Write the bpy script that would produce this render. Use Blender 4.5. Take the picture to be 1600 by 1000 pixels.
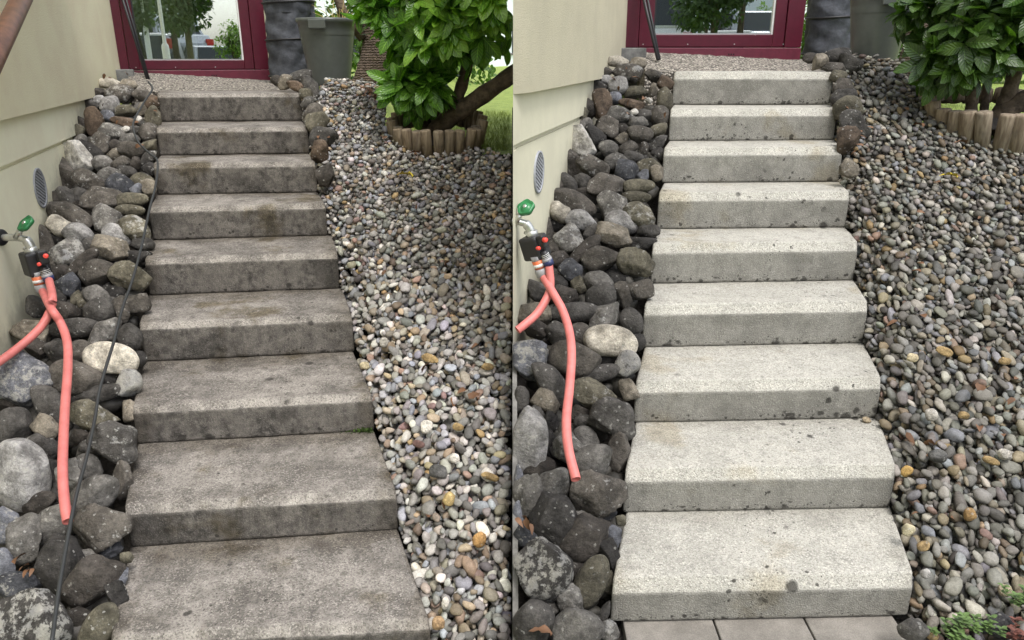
import bpy, math, random
import numpy as np
from mathutils import Vector, Matrix

for o in list(bpy.data.objects):
    bpy.data.objects.remove(o)
SC = bpy.context.scene
COL = SC.collection
R = math.radians

# ------------------------------------------------------------------ camera, sky, sun, exposure
PITCH = R(19.034948); FPX = 1200.0; CZ = 1.756
cam_d = bpy.data.cameras.new("camera"); cam = bpy.data.objects.new("camera", cam_d); COL.objects.link(cam)
cam.location = (0, 0, CZ); cam.rotation_euler = (R(90) - PITCH, 0, 0)
cam_d.sensor_width = 36; cam_d.lens = FPX / 1600 * 36; cam_d.clip_end = 2000; cam_d.clip_start = .05
SC.camera = cam
SUN_EL, SUN_AZ = R(64), R(150)                     # azimuth from +y towards +x: high behind the camera, to the right, through thin cloud
sd = Vector((math.sin(SUN_AZ) * math.cos(SUN_EL), math.cos(SUN_AZ) * math.cos(SUN_EL), math.sin(SUN_EL)))
W = bpy.data.worlds.new("World"); SC.world = W; W.use_nodes = True
nt = W.node_tree; nt.nodes.clear()
sky = nt.nodes.new("ShaderNodeTexSky"); sky.sky_type = 'NISHITA'; sky.sun_disc = False
sky.sun_elevation = SUN_EL; sky.sun_rotation = SUN_AZ; sky.dust_density = 3.0; sky.ozone_density = .6; sky.air_density = 1.0
hs = nt.nodes.new("ShaderNodeHueSaturation"); hs.inputs['Saturation'].default_value = .38
bg = nt.nodes.new("ShaderNodeBackground"); bg.inputs['Strength'].default_value = .15
wo = nt.nodes.new("ShaderNodeOutputWorld")
nt.links.new(sky.outputs[0], hs.inputs['Color']); nt.links.new(hs.outputs[0], bg.inputs['Color']); nt.links.new(bg.outputs[0], wo.inputs[0])
sl = bpy.data.lights.new("sun", 'SUN'); sl.energy = .95; sl.angle = R(14); sl.color = (1, .975, .94)
so = bpy.data.objects.new("sun", sl); COL.objects.link(so); so.rotation_euler = sd.to_track_quat('Z', 'Y').to_euler()
vs = SC.view_settings; vs.view_transform = 'Standard'; vs.look = 'None'; vs.exposure = 1.06; vs.gamma = 1; vs.use_curve_mapping = False

# ------------------------------------------------------------------ helpers: pixels to rays, meshes, tags
C0 = np.array([0, 0, CZ]); cp, sp = math.cos(PITCH), math.sin(PITCH)
CAMX = np.array([1., 0, 0]); CAMY = np.array([0, sp, cp]); CAMF = np.array([0, cp, -sp])
def ray(px, py): return CAMF + CAMX * (px - 800) / FPX + CAMY * (500 - py) / FPX
def hit(px, py, n, p0):
    d = ray(px, py); n = np.asarray(n, float)
    return C0 + d * (np.dot(n, np.asarray(p0) - C0) / np.dot(n, d))
def at_y(px, py, y): return hit(px, py, (0, 1, 0), (0, y, 0))
def depth(p): return float(np.dot(np.asarray(p) - C0, CAMF))
def pix(p):
    q = np.asarray(p, float) - C0; f = q @ CAMF
    return np.array([800 + FPX * (q @ CAMX) / f, 500 - FPX * (q @ CAMY) / f])
def tag(o, label=None, cat=None, group=None, kind=None):
    if label: o['label'] = label
    if cat: o['category'] = cat
    if group: o['group'] = group
    if kind: o['kind'] = kind
    return o
def empty(name, loc, label=None, cat=None, group=None):
    o = bpy.data.objects.new(name, None); COL.objects.link(o); o.location = loc; o.empty_display_size = .05
    return tag(o, label, cat, group)
def adopt(o, par):
    if par is not None:
        o.parent = par
        if par.type == 'EMPTY': o.matrix_parent_inverse = Matrix.Translation(-Vector(par.location))
    return o
def obj(name, v, f, mat=None, parent=None, smooth=False, me=None):
    if me is None:
        me = bpy.data.meshes.new(name); me.from_pydata([tuple(map(float, p)) for p in v], [], [tuple(map(int, q)) for q in f])
        if mat: me.materials.append(mat)
        if smooth: me.polygons.foreach_set('use_smooth', [True] * len(me.polygons))
        me.update()
    o = bpy.data.objects.new(name, me); COL.objects.link(o)
    return adopt(o, parent)
def big_mesh(name, V, F, mat, parent=None, smooth=True, col=None):
    """V (n,3), F (m,k) arrays: a large mesh in one go, optional colour per vertex"""
    V = np.asarray(V, np.float32); F = np.asarray(F, np.int32); k = F.shape[1]
    me = bpy.data.meshes.new(name); me.vertices.add(len(V)); me.vertices.foreach_set('co', V.ravel())
    me.loops.add(F.size); me.loops.foreach_set('vertex_index', F.ravel())
    me.polygons.add(len(F)); me.polygons.foreach_set('loop_start', np.arange(0, F.size, k, dtype=np.int32))
    me.polygons.foreach_set('loop_total', np.full(len(F), k, np.int32))
    me.polygons.foreach_set('use_smooth', np.full(len(F), smooth, bool))
    if col is not None:
        a = me.color_attributes.new('tint', 'FLOAT_COLOR', 'POINT'); a.data.foreach_set('color', np.asarray(col, np.float32).ravel())
    me.materials.append(mat); me.update(calc_edges=True); me.validate()
    o = bpy.data.objects.new(name, me); COL.objects.link(o)
    return adopt(o, parent)
class MB:
    def __init__(s): s.v = []; s.f = []
    def add(s, v, f):
        n = len(s.v); s.v += [tuple(p) for p in v]; s.f += [tuple(i + n for i in q) for q in f]; return s
    def box(s, c, h, ax=None):
        ax = ax or ((1, 0, 0), (0, 1, 0), (0, 0, 1)); A = [np.array(a, float) for a in ax]; c = np.array(c, float)
        v = [c + A[0] * h[0] * i + A[1] * h[1] * j + A[2] * h[2] * k for k in (-1, 1) for j in (-1, 1) for i in (-1, 1)]
        return s.add(v, [(0, 2, 3, 1), (4, 5, 7, 6), (0, 1, 5, 4), (2, 6, 7, 3), (0, 4, 6, 2), (1, 3, 7, 5)])
    def prism(s, poly, z0, z1):
        n = len(poly); v = [(p[0], p[1], z0) for p in poly] + [(p[0], p[1], z1) for p in poly]
        a = sum(poly[i][0] * poly[(i + 1) % n][1] - poly[(i + 1) % n][0] * poly[i][1] for i in range(n))
        f = [(i, (i + 1) % n, n + (i + 1) % n, n + i) for i in range(n)] + [tuple(range(n))[::-1], tuple(range(n, 2 * n))]
        if a < 0: f = [q[::-1] for q in f]
        return s.add(v, f)
    def tube(s, pts, r, n=10, caps=True):
        P = [np.array(p, float) for p in pts]; rs = r if hasattr(r, '__len__') else [r] * len(P)
        rows = []; ref = np.array([.3, .2, .93])
        for i, p in enumerate(P):
            t = P[min(i + 1, len(P) - 1)] - P[max(i - 1, 0)]; t /= np.linalg.norm(t) + 1e-12
            a = np.cross(t, ref); a /= np.linalg.norm(a) + 1e-12; b = np.cross(t, a)
            rows.append([p + rs[i] * (a * math.cos(2 * math.pi * k / n) + b * math.sin(2 * math.pi * k / n)) for k in range(n)])
        v = [q for row in rows for q in row]
        f = [(i * n + k, i * n + (k + 1) % n, (i + 1) * n + (k + 1) % n, (i + 1) * n + k) for i in range(len(P) - 1) for k in range(n)]
        if caps: f += [tuple(range(n))[::-1], tuple(range((len(P) - 1) * n, len(P) * n))]
        return s.add(v, f)
    def lathe(s, prof, c, ax=(0, 0, 1), n=32):
        ax = np.array(ax, float); ax /= np.linalg.norm(ax); ref = np.array([1., 0, 0]) if abs(ax[0]) < .8 else np.array([0, 1., 0])
        a = np.cross(ax, ref); a /= np.linalg.norm(a); b = np.cross(ax, a); c = np.array(c, float)
        v = [c + ax * z + r * (a * math.cos(2 * math.pi * k / n) + b * math.sin(2 * math.pi * k / n)) for r, z in prof for k in range(n)]
        f = [(i * n + k, i * n + (k + 1) % n, (i + 1) * n + (k + 1) % n, (i + 1) * n + k) for i in range(len(prof) - 1) for k in range(n)]
        return s.add(v, f)
    def build(s, name, mat, parent=None, smooth=False): return obj(name, s.v, s.f, mat, parent, smooth)
def bevel(o, w=.004, seg=2):
    m = o.modifiers.new('bevel', 'BEVEL'); m.width = w; m.segments = seg; m.limit_method = 'ANGLE'; return o
def spline(pts, n=8):
    P = [np.array(p, float) for p in pts]; P = [2 * P[0] - P[1]] + P + [2 * P[-1] - P[-2]]; out = []
    for i in range(1, len(P) - 2):
        for k in range(n):
            t = k / n; a, b, c, d = P[i - 1:i + 3]
            out.append(.5 * (2 * b + (c - a) * t + (2 * a - 5 * b + 4 * c - d) * t * t + (3 * b - a - 3 * c + d) * t ** 3))
    return out + [P[-2]]
def ico(sub):
    import bmesh
    bm = bmesh.new(); bmesh.ops.create_icosphere(bm, subdivisions=sub, radius=1)
    v = np.array([x.co[:] for x in bm.verts]); f = np.array([[q.index for q in t.verts] for t in bm.faces]); bm.free(); return v, f
ICO = {k: ico(k) for k in (1, 2, 3, 4)}
_rs = np.random.RandomState(5)
def wobble(v, rs, amp, freq=2.0, n=5):
    d = np.zeros(len(v))
    for k in range(n):
        w = rs.normal(size=3) * freq * (1 + .5 * k); d += np.sin(v @ w + rs.uniform(0, 6.28)) / (1 + .5 * k)
    return amp * d

# ------------------------------------------------------------------ materials
def M(name):
    m = bpy.data.materials.new(name); m.use_nodes = True; t = m.node_tree
    b = t.nodes['Principled BSDF']; return m, t, b
def nd(t, typ, **kw):
    n = t.nodes.new(typ)
    for k, v in kw.items():
        if k in ('i',):
            for a, b in v.items():
                if hasattr(b, 'links') or isinstance(b, bpy.types.NodeSocket): t.links.new(b, n.inputs[a])
                else: n.inputs[a].default_value = b
        else: setattr(n, k, v)
    return n
def pos(t): return nd(t, 'ShaderNodeNewGeometry').outputs['Position']
def noise(t, vec, scale, detail=4, rough=.55):
    return nd(t, 'ShaderNodeTexNoise', i={'Vector': vec, 'Scale': scale, 'Detail': detail, 'Roughness': rough}).outputs['Fac']
def vor(t, vec, scale, out='Distance', rnd=1.0):
    return nd(t, 'ShaderNodeTexVoronoi', i={'Vector': vec, 'Scale': scale, 'Randomness': rnd}).outputs[out]
def ramp(t, fac, a, b, c0=(0, 0, 0, 1), c1=(1, 1, 1, 1)):
    n = nd(t, 'ShaderNodeMapRange', i={'Value': fac, 'From Min': a, 'From Max': b}); n.interpolation_type = 'SMOOTHSTEP'
    return n.outputs[0]
def math_(t, op, a, b=0.0):
    return nd(t, 'ShaderNodeMath', operation=op, i={0: a, 1: b}).outputs[0]
def mix(t, fac, a, b, mode='MIX'):
    n = nd(t, 'ShaderNodeMix', data_type='RGBA', blend_type=mode)
    for s, v in ((0, fac), (6, a), (7, b)):
        if isinstance(v, bpy.types.NodeSocket): t.links.new(v, n.inputs[s])
        else: n.inputs[s].default_value = v if s == 0 else (tuple(v) + (1,))[:4]
    return n.outputs[2]
def bump(t, b, h, dist, strength=1.0, prev=None):
    n = nd(t, 'ShaderNodeBump', i={'Height': h, 'Distance': dist, 'Strength': strength})
    if prev is not None: t.links.new(prev, n.inputs['Normal'])
    t.links.new(n.outputs[0], b.inputs['Normal']); return n.outputs[0]
def plain(name, col, rough=.6, metal=0, bumps=None, var=.0, spec=.5):
    m, t, b = M(name); b.inputs['Base Color'].default_value = (*col, 1); b.inputs['Roughness'].default_value = rough
    b.inputs['Metallic'].default_value = metal; b.inputs['Specular IOR Level'].default_value = spec
    p = nd(t, 'ShaderNodeTexCoord').outputs['Object']
    if var:
        f = ramp(t, noise(t, p, 18, 6, .65), .3, .7)
        t.links.new(mix(t, f, [c * (1 - var) for c in col], [min(1, c * (1 + var)) for c in col]), b.inputs['Base Color'])
    if bumps: bump(t, b, noise(t, p, bumps[0], 5), bumps[1])
    return m
def link(t, s, b, name): t.links.new(s, b.inputs[name])

def concrete(name, tread, tread2, riser, riser2, nose, spot, spot_amt, blotch, kk=.34, edge_amt=.8):
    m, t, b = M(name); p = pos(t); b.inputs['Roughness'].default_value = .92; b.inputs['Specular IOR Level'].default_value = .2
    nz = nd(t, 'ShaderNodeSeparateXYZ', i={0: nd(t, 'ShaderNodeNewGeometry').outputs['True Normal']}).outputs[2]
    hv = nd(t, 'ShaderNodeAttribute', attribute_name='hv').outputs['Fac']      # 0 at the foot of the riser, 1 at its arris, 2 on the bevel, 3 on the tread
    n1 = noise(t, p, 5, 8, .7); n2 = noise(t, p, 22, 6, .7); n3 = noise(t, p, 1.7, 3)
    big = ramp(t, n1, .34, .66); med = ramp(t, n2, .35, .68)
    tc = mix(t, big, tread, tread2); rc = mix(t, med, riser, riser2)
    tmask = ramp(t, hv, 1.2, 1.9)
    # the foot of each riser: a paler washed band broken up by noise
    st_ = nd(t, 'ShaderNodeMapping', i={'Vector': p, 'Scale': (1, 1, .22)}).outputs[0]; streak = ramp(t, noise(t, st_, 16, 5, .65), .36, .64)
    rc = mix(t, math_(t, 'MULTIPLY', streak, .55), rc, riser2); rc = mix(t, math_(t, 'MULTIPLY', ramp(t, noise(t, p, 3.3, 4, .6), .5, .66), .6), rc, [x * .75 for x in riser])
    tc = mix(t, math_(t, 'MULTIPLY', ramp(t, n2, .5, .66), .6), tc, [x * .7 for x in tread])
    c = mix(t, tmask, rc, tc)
    nm = math_(t, 'MULTIPLY', ramp(t, math_(t, 'ABSOLUTE', math_(t, 'SUBTRACT', hv, 2.0)), .75, .2), math_(t, 'MULTIPLY', ramp(t, n2, .36, .66), math_(t, 'ADD', .25, math_(t, 'MULTIPLY', ramp(t, n1, .42, .6), .65))))
    c = mix(t, nm, c, nose)
    # salt and pepper of the worn aggregate
    s1 = vor(t, p, 210, 'Color'); s1 = nd(t, 'ShaderNodeSeparateColor', i={0: s1}).outputs[0]
    sal = ramp(t, s1, .76, .92); pep = ramp(t, s1, .3, .12)
    wear = ramp(t, noise(t, p, 9, 5, .7), .3, .6)
    k = math_(t, 'ADD', .14, math_(t, 'MULTIPLY', tmask, kk))
    c = mix(t, math_(t, 'MULTIPLY', math_(t, 'MULTIPLY', sal, wear), k), c, [min(.9, x * 1.6) for x in tread2])
    c = mix(t, math_(t, 'MULTIPLY', pep, k), c, [x * .42 for x in tread])
    g = ramp(t, noise(t, p, 330, 2), .3, .7); c = mix(t, .55, c, mix(t, g, (.45, .45, .45), (1, 1, 1)), 'MULTIPLY')
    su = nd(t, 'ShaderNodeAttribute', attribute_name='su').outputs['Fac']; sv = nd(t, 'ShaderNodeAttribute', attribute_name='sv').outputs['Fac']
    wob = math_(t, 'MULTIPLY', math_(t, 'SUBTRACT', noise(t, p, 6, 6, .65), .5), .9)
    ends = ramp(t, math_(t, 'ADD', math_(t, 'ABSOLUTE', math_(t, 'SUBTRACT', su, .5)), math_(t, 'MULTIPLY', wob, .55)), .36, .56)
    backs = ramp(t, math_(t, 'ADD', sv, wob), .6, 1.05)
    edge_dark = math_(t, 'MULTIPLY', math_(t, 'MAXIMUM', ends, math_(t, 'MULTIPLY', backs, tmask)), edge_amt)
    c = mix(t, edge_dark, c, (.5, .47, .42), 'MULTIPLY')  # darker towards tread backs and step ends; grime on the weathered stairs
    # round dark lichen spots, commonest near the foot of the riser and along the edges
    dv = nd(t, 'ShaderNodeVectorMath', operation='ADD', i={0: p, 1: nd(t, 'ShaderNodeVectorMath', operation='SCALE', i={0: nd(t, 'ShaderNodeTexNoise', i={'Vector': p, 'Scale': 55.0, 'Detail': 3.0}).outputs['Color'], 'Scale': .02}).outputs[0]}).outputs[0]
    for sc, th in ((11, .3), (19, .36), (42, .38), (95, .36)):
        vn = nd(t, 'ShaderNodeTexVoronoi', i={'Vector': dv, 'Scale': sc}); rv = nd(t, 'ShaderNodeSeparateColor', i={0: vn.outputs['Color']}).outputs[1]
        foot = math_(t, 'ADD', ramp(t, hv, .34, .05), math_(t, 'MULTIPLY', ramp(t, n3, .5, .7), .35))
        gate = ramp(t, math_(t, 'ADD', rv, math_(t, 'MULTIPLY', foot, spot_amt)), .97, 1.03)
        blob = ramp(t, vn.outputs['Distance'], th, th * .55)
        c = mix(t, math_(t, 'MULTIPLY', math_(t, 'MULTIPLY', blob, gate), .85), c, spot)
    # noise-shaped blotches: olive algae on the weathered stairs, brownish on the washed ones
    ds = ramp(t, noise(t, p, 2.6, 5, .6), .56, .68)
    c = mix(t, math_(t, 'MULTIPLY', ds, blotch[1]), c, blotch[0], 'MULTIPLY')
    link(t, c, b, 'Base Color')
    h = math_(t, 'ADD', math_(t, 'MULTIPLY', noise(t, p, 160, 4, .7), 1.0), math_(t, 'MULTIPLY', vor(t, p, 190), .8))
    q = bump(t, b, h, .0035, .8); bump(t, b, n2, .006, .5, q)
    return m
MAT = {}
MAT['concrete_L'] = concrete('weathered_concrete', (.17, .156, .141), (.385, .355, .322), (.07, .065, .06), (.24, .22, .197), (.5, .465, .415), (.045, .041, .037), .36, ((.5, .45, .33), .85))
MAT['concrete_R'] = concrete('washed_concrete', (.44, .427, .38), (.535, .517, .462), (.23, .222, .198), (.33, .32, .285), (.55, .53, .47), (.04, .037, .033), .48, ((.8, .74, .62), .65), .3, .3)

def stone_mat(name, gain):
    m, t, b = M(name); p = pos(t); oi = nd(t, 'ShaderNodeObjectInfo')
    b.inputs['Roughness'].default_value = .8; b.inputs['Specular IOR Level'].default_value = .3
    base = mix(t, 1.0, oi.outputs['Color'], (gain, gain, gain), 'MULTIPLY')
    off = nd(t, 'ShaderNodeVectorMath', operation='ADD', i={0: p, 1: nd(t, 'ShaderNodeCombineXYZ', i={0: math_(t, 'MULTIPLY', oi.outputs['Random'], 37.0)}).outputs[0]}).outputs[0]
    f1 = ramp(t, noise(t, off, 14, 7, .68), .3, .7); f2 = ramp(t, noise(t, off, 70, 5, .7), .35, .7); f3 = noise(t, off, 240, 3)
    c = mix(t, f1, mix(t, 1.0, base, (.5, .48, .45), 'MULTIPLY'), mix(t, 1.0, base, (1.6, 1.56, 1.5), 'MULTIPLY'))
    c = mix(t, .5, c, mix(t, f2, (.55, .55, .55), (1.35, 1.33, 1.3)), 'MULTIPLY')
    c = mix(t, .4, c, mix(t, ramp(t, f3, .35, .65), (.6, .6, .6), (1.3, 1.3, 1.3)), 'MULTIPLY')
    li = math_(t, 'SUBTRACT', noise(t, off, 26, 7, .72), math_(t, 'MULTIPLY', math_(t, 'SUBTRACT', .5, oi.outputs['Alpha']), .3))
    li = ramp(t, li, .55, .64)
    c = mix(t, math_(t, 'MULTIPLY', li, .75), c, mix(t, f1, [.3 * gain, .3 * gain, .3 * gain], [.5 * gain, .48 * gain, .42 * gain]))
    sp_ = nd(t, 'ShaderNodeSeparateColor', i={0: vor(t, off, 130, 'Color')}).outputs[0]
    c = mix(t, math_(t, 'MULTIPLY', ramp(t, sp_, .985, .99), .4), c, (.6 * gain, .59 * gain, .55 * gain))
    link(t, c, b, 'Base Color')
    q = bump(t, b, noise(t, off, 90, 6, .7), .008, .9); bump(t, b, noise(t, off, 22, 6, .65), .025, .6, q)
    return m
MAT['stone_L'] = stone_mat('rock_garden_stone', 1.12); MAT['stone_R'] = stone_mat('rock_garden_stone_dim', .68)  # same stones; right half's lower exposure put into the colour
def pebble_mat(name, gain):
    m, t, b = M(name); p = pos(t); a = nd(t, 'ShaderNodeAttribute', attribute_name='tint').outputs['Color']
    c = mix(t, 1.0, a, (gain, gain * .975, gain * (.95 if gain > 1 else .89)), 'MULTIPLY')
    c = mix(t, .6, c, mix(t, ramp(t, noise(t, p, 60, 6, .7), .3, .7), (.6, .58, .55), (1.25, 1.25, 1.25)), 'MULTIPLY')
    c = mix(t, .4, c, mix(t, ramp(t, noise(t, p, 320, 3), .35, .65), (.6, .6, .6), (1.25, 1.25, 1.25)), 'MULTIPLY')
    link(t, c, b, 'Base Color'); b.inputs['Roughness'].default_value = .62; b.inputs['Specular IOR Level'].default_value = .35
    bump(t, b, noise(t, p, 150, 4), .002, .7); return m
MAT['pebble_L'] = pebble_mat('river_pebble', 1.14); MAT['pebble_R'] = pebble_mat('river_pebble_dim', .63)  # same gravel; the right copy carries that half's darker exposure in its colour
def plaster(name, col, coarse, pl=None):
    m, t, b = M(name); p = pos(t); b.inputs['Roughness'].default_value = .95; b.inputs['Specular IOR Level'].default_value = .15
    c = mix(t, ramp(t, noise(t, p, 2.5, 6, .65), .3, .7), [x * .93 for x in col], [min(.9, x * 1.04) for x in col])
    c = mix(t, math_(t, 'MULTIPLY', ramp(t, noise(t, p, 9, 7, .75), .62, .8), .25), c, [x * .7 for x in col])
    if pl is not None:                                  # soil splashed up from the stones along the foot of the wall
        d = nd(t, 'ShaderNodeVectorMath', operation='DOT_PRODUCT', i={0: nd(t, 'ShaderNodeVectorMath', operation='SUBTRACT', i={0: p, 1: tuple(pl[1])}).outputs[0], 1: tuple(pl[0])}).outputs['Value']
        d = math_(t, 'ADD', d, math_(t, 'MULTIPLY', noise(t, p, 9, 7, .7), .45))
        c = mix(t, math_(t, 'MULTIPLY', ramp(t, d, .3, .1), .4), c, (.22, .2, .15))
    link(t, c, b, 'Base Color')
    if coarse: bump(t, b, math_(t, 'ADD', math_(t, 'MULTIPLY', noise(t, p, 260, 3, .7), 1.0), noise(t, p, 120, 4, .7)), .008, .9)
    else: bump(t, b, noise(t, p, 60, 4), .002, .4)
    return m
PL0 = {'L': ((.029, -.352, .935), (-1.2705, 1.9613, .006)), 'R': ((.013, -.453, .891), (.3207, 2.0496, .1568))}
MAT['plaster_L'] = plaster('cream_roughcast', (.9, .82, .6), True); MAT['plinth_L'] = plaster('cream_smooth_render', (.9, .85, .66), False, PL0['L'])
MAT['plaster_R'] = plaster('dimmed_cream_roughcast', (.6, .555, .42), True); MAT['plinth_R'] = plaster('dimmed_cream_smooth_render', (.62, .59, .46), False, PL0['R'])  # same cream wall, dimmer light of the right half put into the paint
MAT['red'] = plain('wine_red_paint', (.08, .006, .018), .32, var=.1)
MAT['red_sill'] = plain('wine_red_sill', (.115, .015, .032), .4, var=.15)
MAT['rubber'] = plain('black_rubber', (.012, .012, .014), .5)
MAT['black'] = plain('black_plastic', (.018, .018, .02), .42, bumps=(300, .0006))
MAT['cable'] = plain('grey_black_cable', (.03, .032, .033), .55)
MAT['galv'] = plain('galvanised_steel', (.6, .6, .58), .36, .9, bumps=(60, .001), var=.15)
MAT['green'] = plain('green_enamel', (.03, .2, .07), .35, var=.2)
MAT['coral'] = plain('coral_hose', (.6, .17, .155), .5, var=.14)
MAT['orange'] = plain('orange_plastic', (.8, .2, .08), .4)
MAT['redplastic'] = plain('red_plastic', (.75, .07, .05), .4)
MAT['greyplastic'] = plain('grey_plastic', (.33, .33, .34), .45)
MAT['navy'] = plain('navy_plastic', (.02, .03, .1), .4)
MAT['white'] = plain('white_print', (.8, .8, .78), .5)
MAT['dark'] = plain('dark_cavity', (.01, .01, .01), .9)
MAT['zinc'] = plain('grey_vent_metal', (.33, .34, .37), .5, 0, var=.12)
MAT['soil'] = plain('dark_soil', (.03, .025, .02), .95, bumps=(60, .02), var=.4)
MAT['block'] = plain('grey_block', (.17, .17, .165), .9, bumps=(150, .003), var=.3)
MAT['kerb'] = plain('grey_kerb', (.16, .155, .145), .9, bumps=(150, .003), var=.3)
MAT['brown_metal'] = plain('brown_handrail', (.12, .055, .032), .45, var=.35)
MAT['bin'] = plain('grey_green_plastic', (.095, .105, .097), .3, var=.08)
MAT['bag'] = plain('slate_grey_fabric', (.055, .06, .072), .75, bumps=(35, .006), var=.3)
MAT['trunkwood'] = plain('mossy_brown_bark', (.1, .075, .05), .9, bumps=(40, .012), var=.5)
MAT['wallpale'] = plain('pale_blue_white_wall', (.74, .8, .82), .9, var=.05)
MAT['carwhite'] = plain('white_car_paint', (.75, .75, .76), .25); MAT['carsilver'] = plain('silver_car_paint', (.4, .42, .46), .25, .4)
MAT['carglass'] = plain('car_window_glass', (.03, .035, .04), .08); MAT['redlight'] = plain('red_lamp_lens', (.5, .02, .02), .2)
MAT['asphalt'] = plain('asphalt', (.055, .055, .055), .9, var=.2, bumps=(120, .004))
MAT['interior'] = plain('room_wall', (.12, .11, .1), .9); MAT['deadleaf'] = plain('dead_leaf', (.14, .068, .032), .7, var=.3)
MAT['yellowleaf'] = plain('yellow_leaf', (.65, .5, .05), .6, var=.2); MAT['straw'] = plain('dry_straw', (.45, .36, .13), .7, var=.2)
MAT['moss'] = plain('moss', (.05, .09, .015), .95, var=.4); MAT['weed'] = plain('stonecrop_green', (.09, .15, .04), .6, var=.3)
MAT['weedred'] = plain('stonecrop_red', (.14, .05, .035), .6, var=.3)

def ring_bark():
    m, t, b = M('ringed_palm_bark'); p = nd(t, 'ShaderNodeTexCoord').outputs['Object']
    w = nd(t, 'ShaderNodeTexWave', i={'Vector': p, 'Scale': 14, 'Distortion': 5.0, 'Detail': 4.0, 'Detail Scale': 3.0}, bands_direction='Z').outputs['Fac']
    n = noise(t, p, 20, 6, .7)
    c = mix(t, ramp(t, n, .3, .7), (.05, .035, .025), (.17, .12, .085)); c = mix(t, math_(t, 'MULTIPLY', w, .6), c, (.22, .17, .13))
    link(t, c, b, 'Base Color'); b.inputs['Roughness'].default_value = .9
    bump(t, b, math_(t, 'ADD', w, n), .015, .9); return m
MAT['ringbark'] = ring_bark()
def log_wood():
    m, t, b = M('weathered_round_wood'); p = nd(t, 'ShaderNodeTexCoord').outputs['Object']; oi = nd(t, 'ShaderNodeObjectInfo')
    mp = nd(t, 'ShaderNodeMapping', i={'Vector': p, 'Scale': (60, 60, 4)}).outputs[0]
    n = noise(t, mp, 1.0, 5, .6); n2 = noise(t, p, 12, 5)
    c = mix(t, ramp(t, n, .3, .7), (.16, .118, .078), (.36, .3, .22)); c = mix(t, math_(t, 'MULTIPLY', ramp(t, n2, .5, .75), .6), c, (.12, .1, .085))
    c = mix(t, .5, c, mix(t, oi.outputs['Random'], (.65, .65, .68), (1.25, 1.15, 1.05)), 'MULTIPLY')
    link(t, c, b, 'Base Color'); b.inputs['Roughness'].default_value = .85; bump(t, b, n, .006, .7); return m
MAT['log'] = log_wood()
def leaf_mat(name, c0, c1, rough=.3, gain=1):
    m, t, b = M(name); uv = nd(t, 'ShaderNodeUVMap').outputs[0]; s = nd(t, 'ShaderNodeSeparateXYZ', i={0: uv})
    oi = nd(t, 'ShaderNodeObjectInfo'); p = pos(t)
    f = noise(t, p, 9, 3)
    c = mix(t, ramp(t, f, .3, .7), c0, c1)
    c = mix(t, 1.0, c, mix(t, ramp(t, oi.outputs['Random'], 0.0, 1.0), (.62, .72, .7), (1.4, 1.25, 1.1)), 'MULTIPLY')
    c = mix(t, math_(t, 'MULTIPLY', ramp(t, noise(t, p, 40, 4, .7), .66, .74), .5), c, (.16, .13, .03))
    mid = ramp(t, math_(t, 'ABSOLUTE', math_(t, 'SUBTRACT', s.outputs[0], .5)), .045, .015)
    rib = nd(t, 'ShaderNodeTexWave', i={'Vector': nd(t, 'ShaderNodeCombineXYZ', i={0: math_(t, 'ADD', s.outputs[1], math_(t, 'MULTIPLY', math_(t, 'ABSOLUTE', math_(t, 'SUBTRACT', s.outputs[0], .5)), -.45))}).outputs[0], 'Scale': 2.6, 'Distortion': .4}).outputs['Fac']
    c = mix(t, math_(t, 'MULTIPLY', ramp(t, rib, .75, 1.0), .25), c, [min(1, x * 1.7) for x in c1])
    c = mix(t, math_(t, 'MULTIPLY', mid, .5), c, [min(1, x * 2.0 + .02) for x in c1]); link(t, c, b, 'Base Color')
    b.inputs['Roughness'].default_value = rough; b.inputs['Specular IOR Level'].default_value = .5
    bump(t, b, rib, .003, .6)
    tr = nd(t, 'ShaderNodeBsdfTranslucent', i={'Color': mix(t, 1.0, c, (1.5, 1.9, .5), 'MULTIPLY')})
    ms = nd(t, 'ShaderNodeMixShader', i={0: .3, 1: b.outputs[0], 2: tr.outputs[0]})
    t.links.new(ms.outputs[0], t.nodes['Material Output'].inputs[0]); return m
MAT['leaf_L'] = leaf_mat('glossy_laurel_leaf', (.055, .145, .016), (.18, .35, .042)); MAT['leaf_R'] = leaf_mat('dimmed_laurel_leaf', (.026, .062, .012), (.065, .125, .022))  # same leaf twice; right half's dimmer light baked into a darker green
MAT['treeleaf'] = leaf_mat('street_tree_leaf', (.022, .05, .01), (.06, .105, .02), .45); MAT['hedgeleaf'] = leaf_mat('hedge_leaf', (.05, .11, .015), (.13, .22, .035), .45)
def grass_mat():
    m, t, b = M('lawn_grass'); p = pos(t)
    c = mix(t, ramp(t, noise(t, p, 7, 8, .75), .3, .7), (.17, .24, .04), (.34, .42, .09)); link(t, c, b, 'Base Color')  # greens raised so the lawn carries sunlit brightness in its colour
    b.inputs['Roughness'].default_value = .8; bump(t, b, noise(t, p, 120, 4, .8), .03, .8); return m
MAT['grass'] = grass_mat()
def landing_mat():
    m, t, b = M('exposed_aggregate'); p = pos(t); v = nd(t, 'ShaderNodeTexVoronoi', i={'Vector': p, 'Scale': 62.0})
    s = nd(t, 'ShaderNodeSeparateColor', i={0: v.outputs['Color']}).outputs[0]
    c = mix(t, s, (.2, .18, .15), (.55, .5, .43)); c = mix(t, ramp(t, v.outputs['Distance'], .35, .6), c, (.08, .07, .06))
    link(t, c, b, 'Base Color'); b.inputs['Roughness'].default_value = .85
    bump(t, b, math_(t, 'SUBTRACT', 1.0, v.outputs['Distance']), .012, .9); return m
MAT['landing'] = landing_mat()
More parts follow.
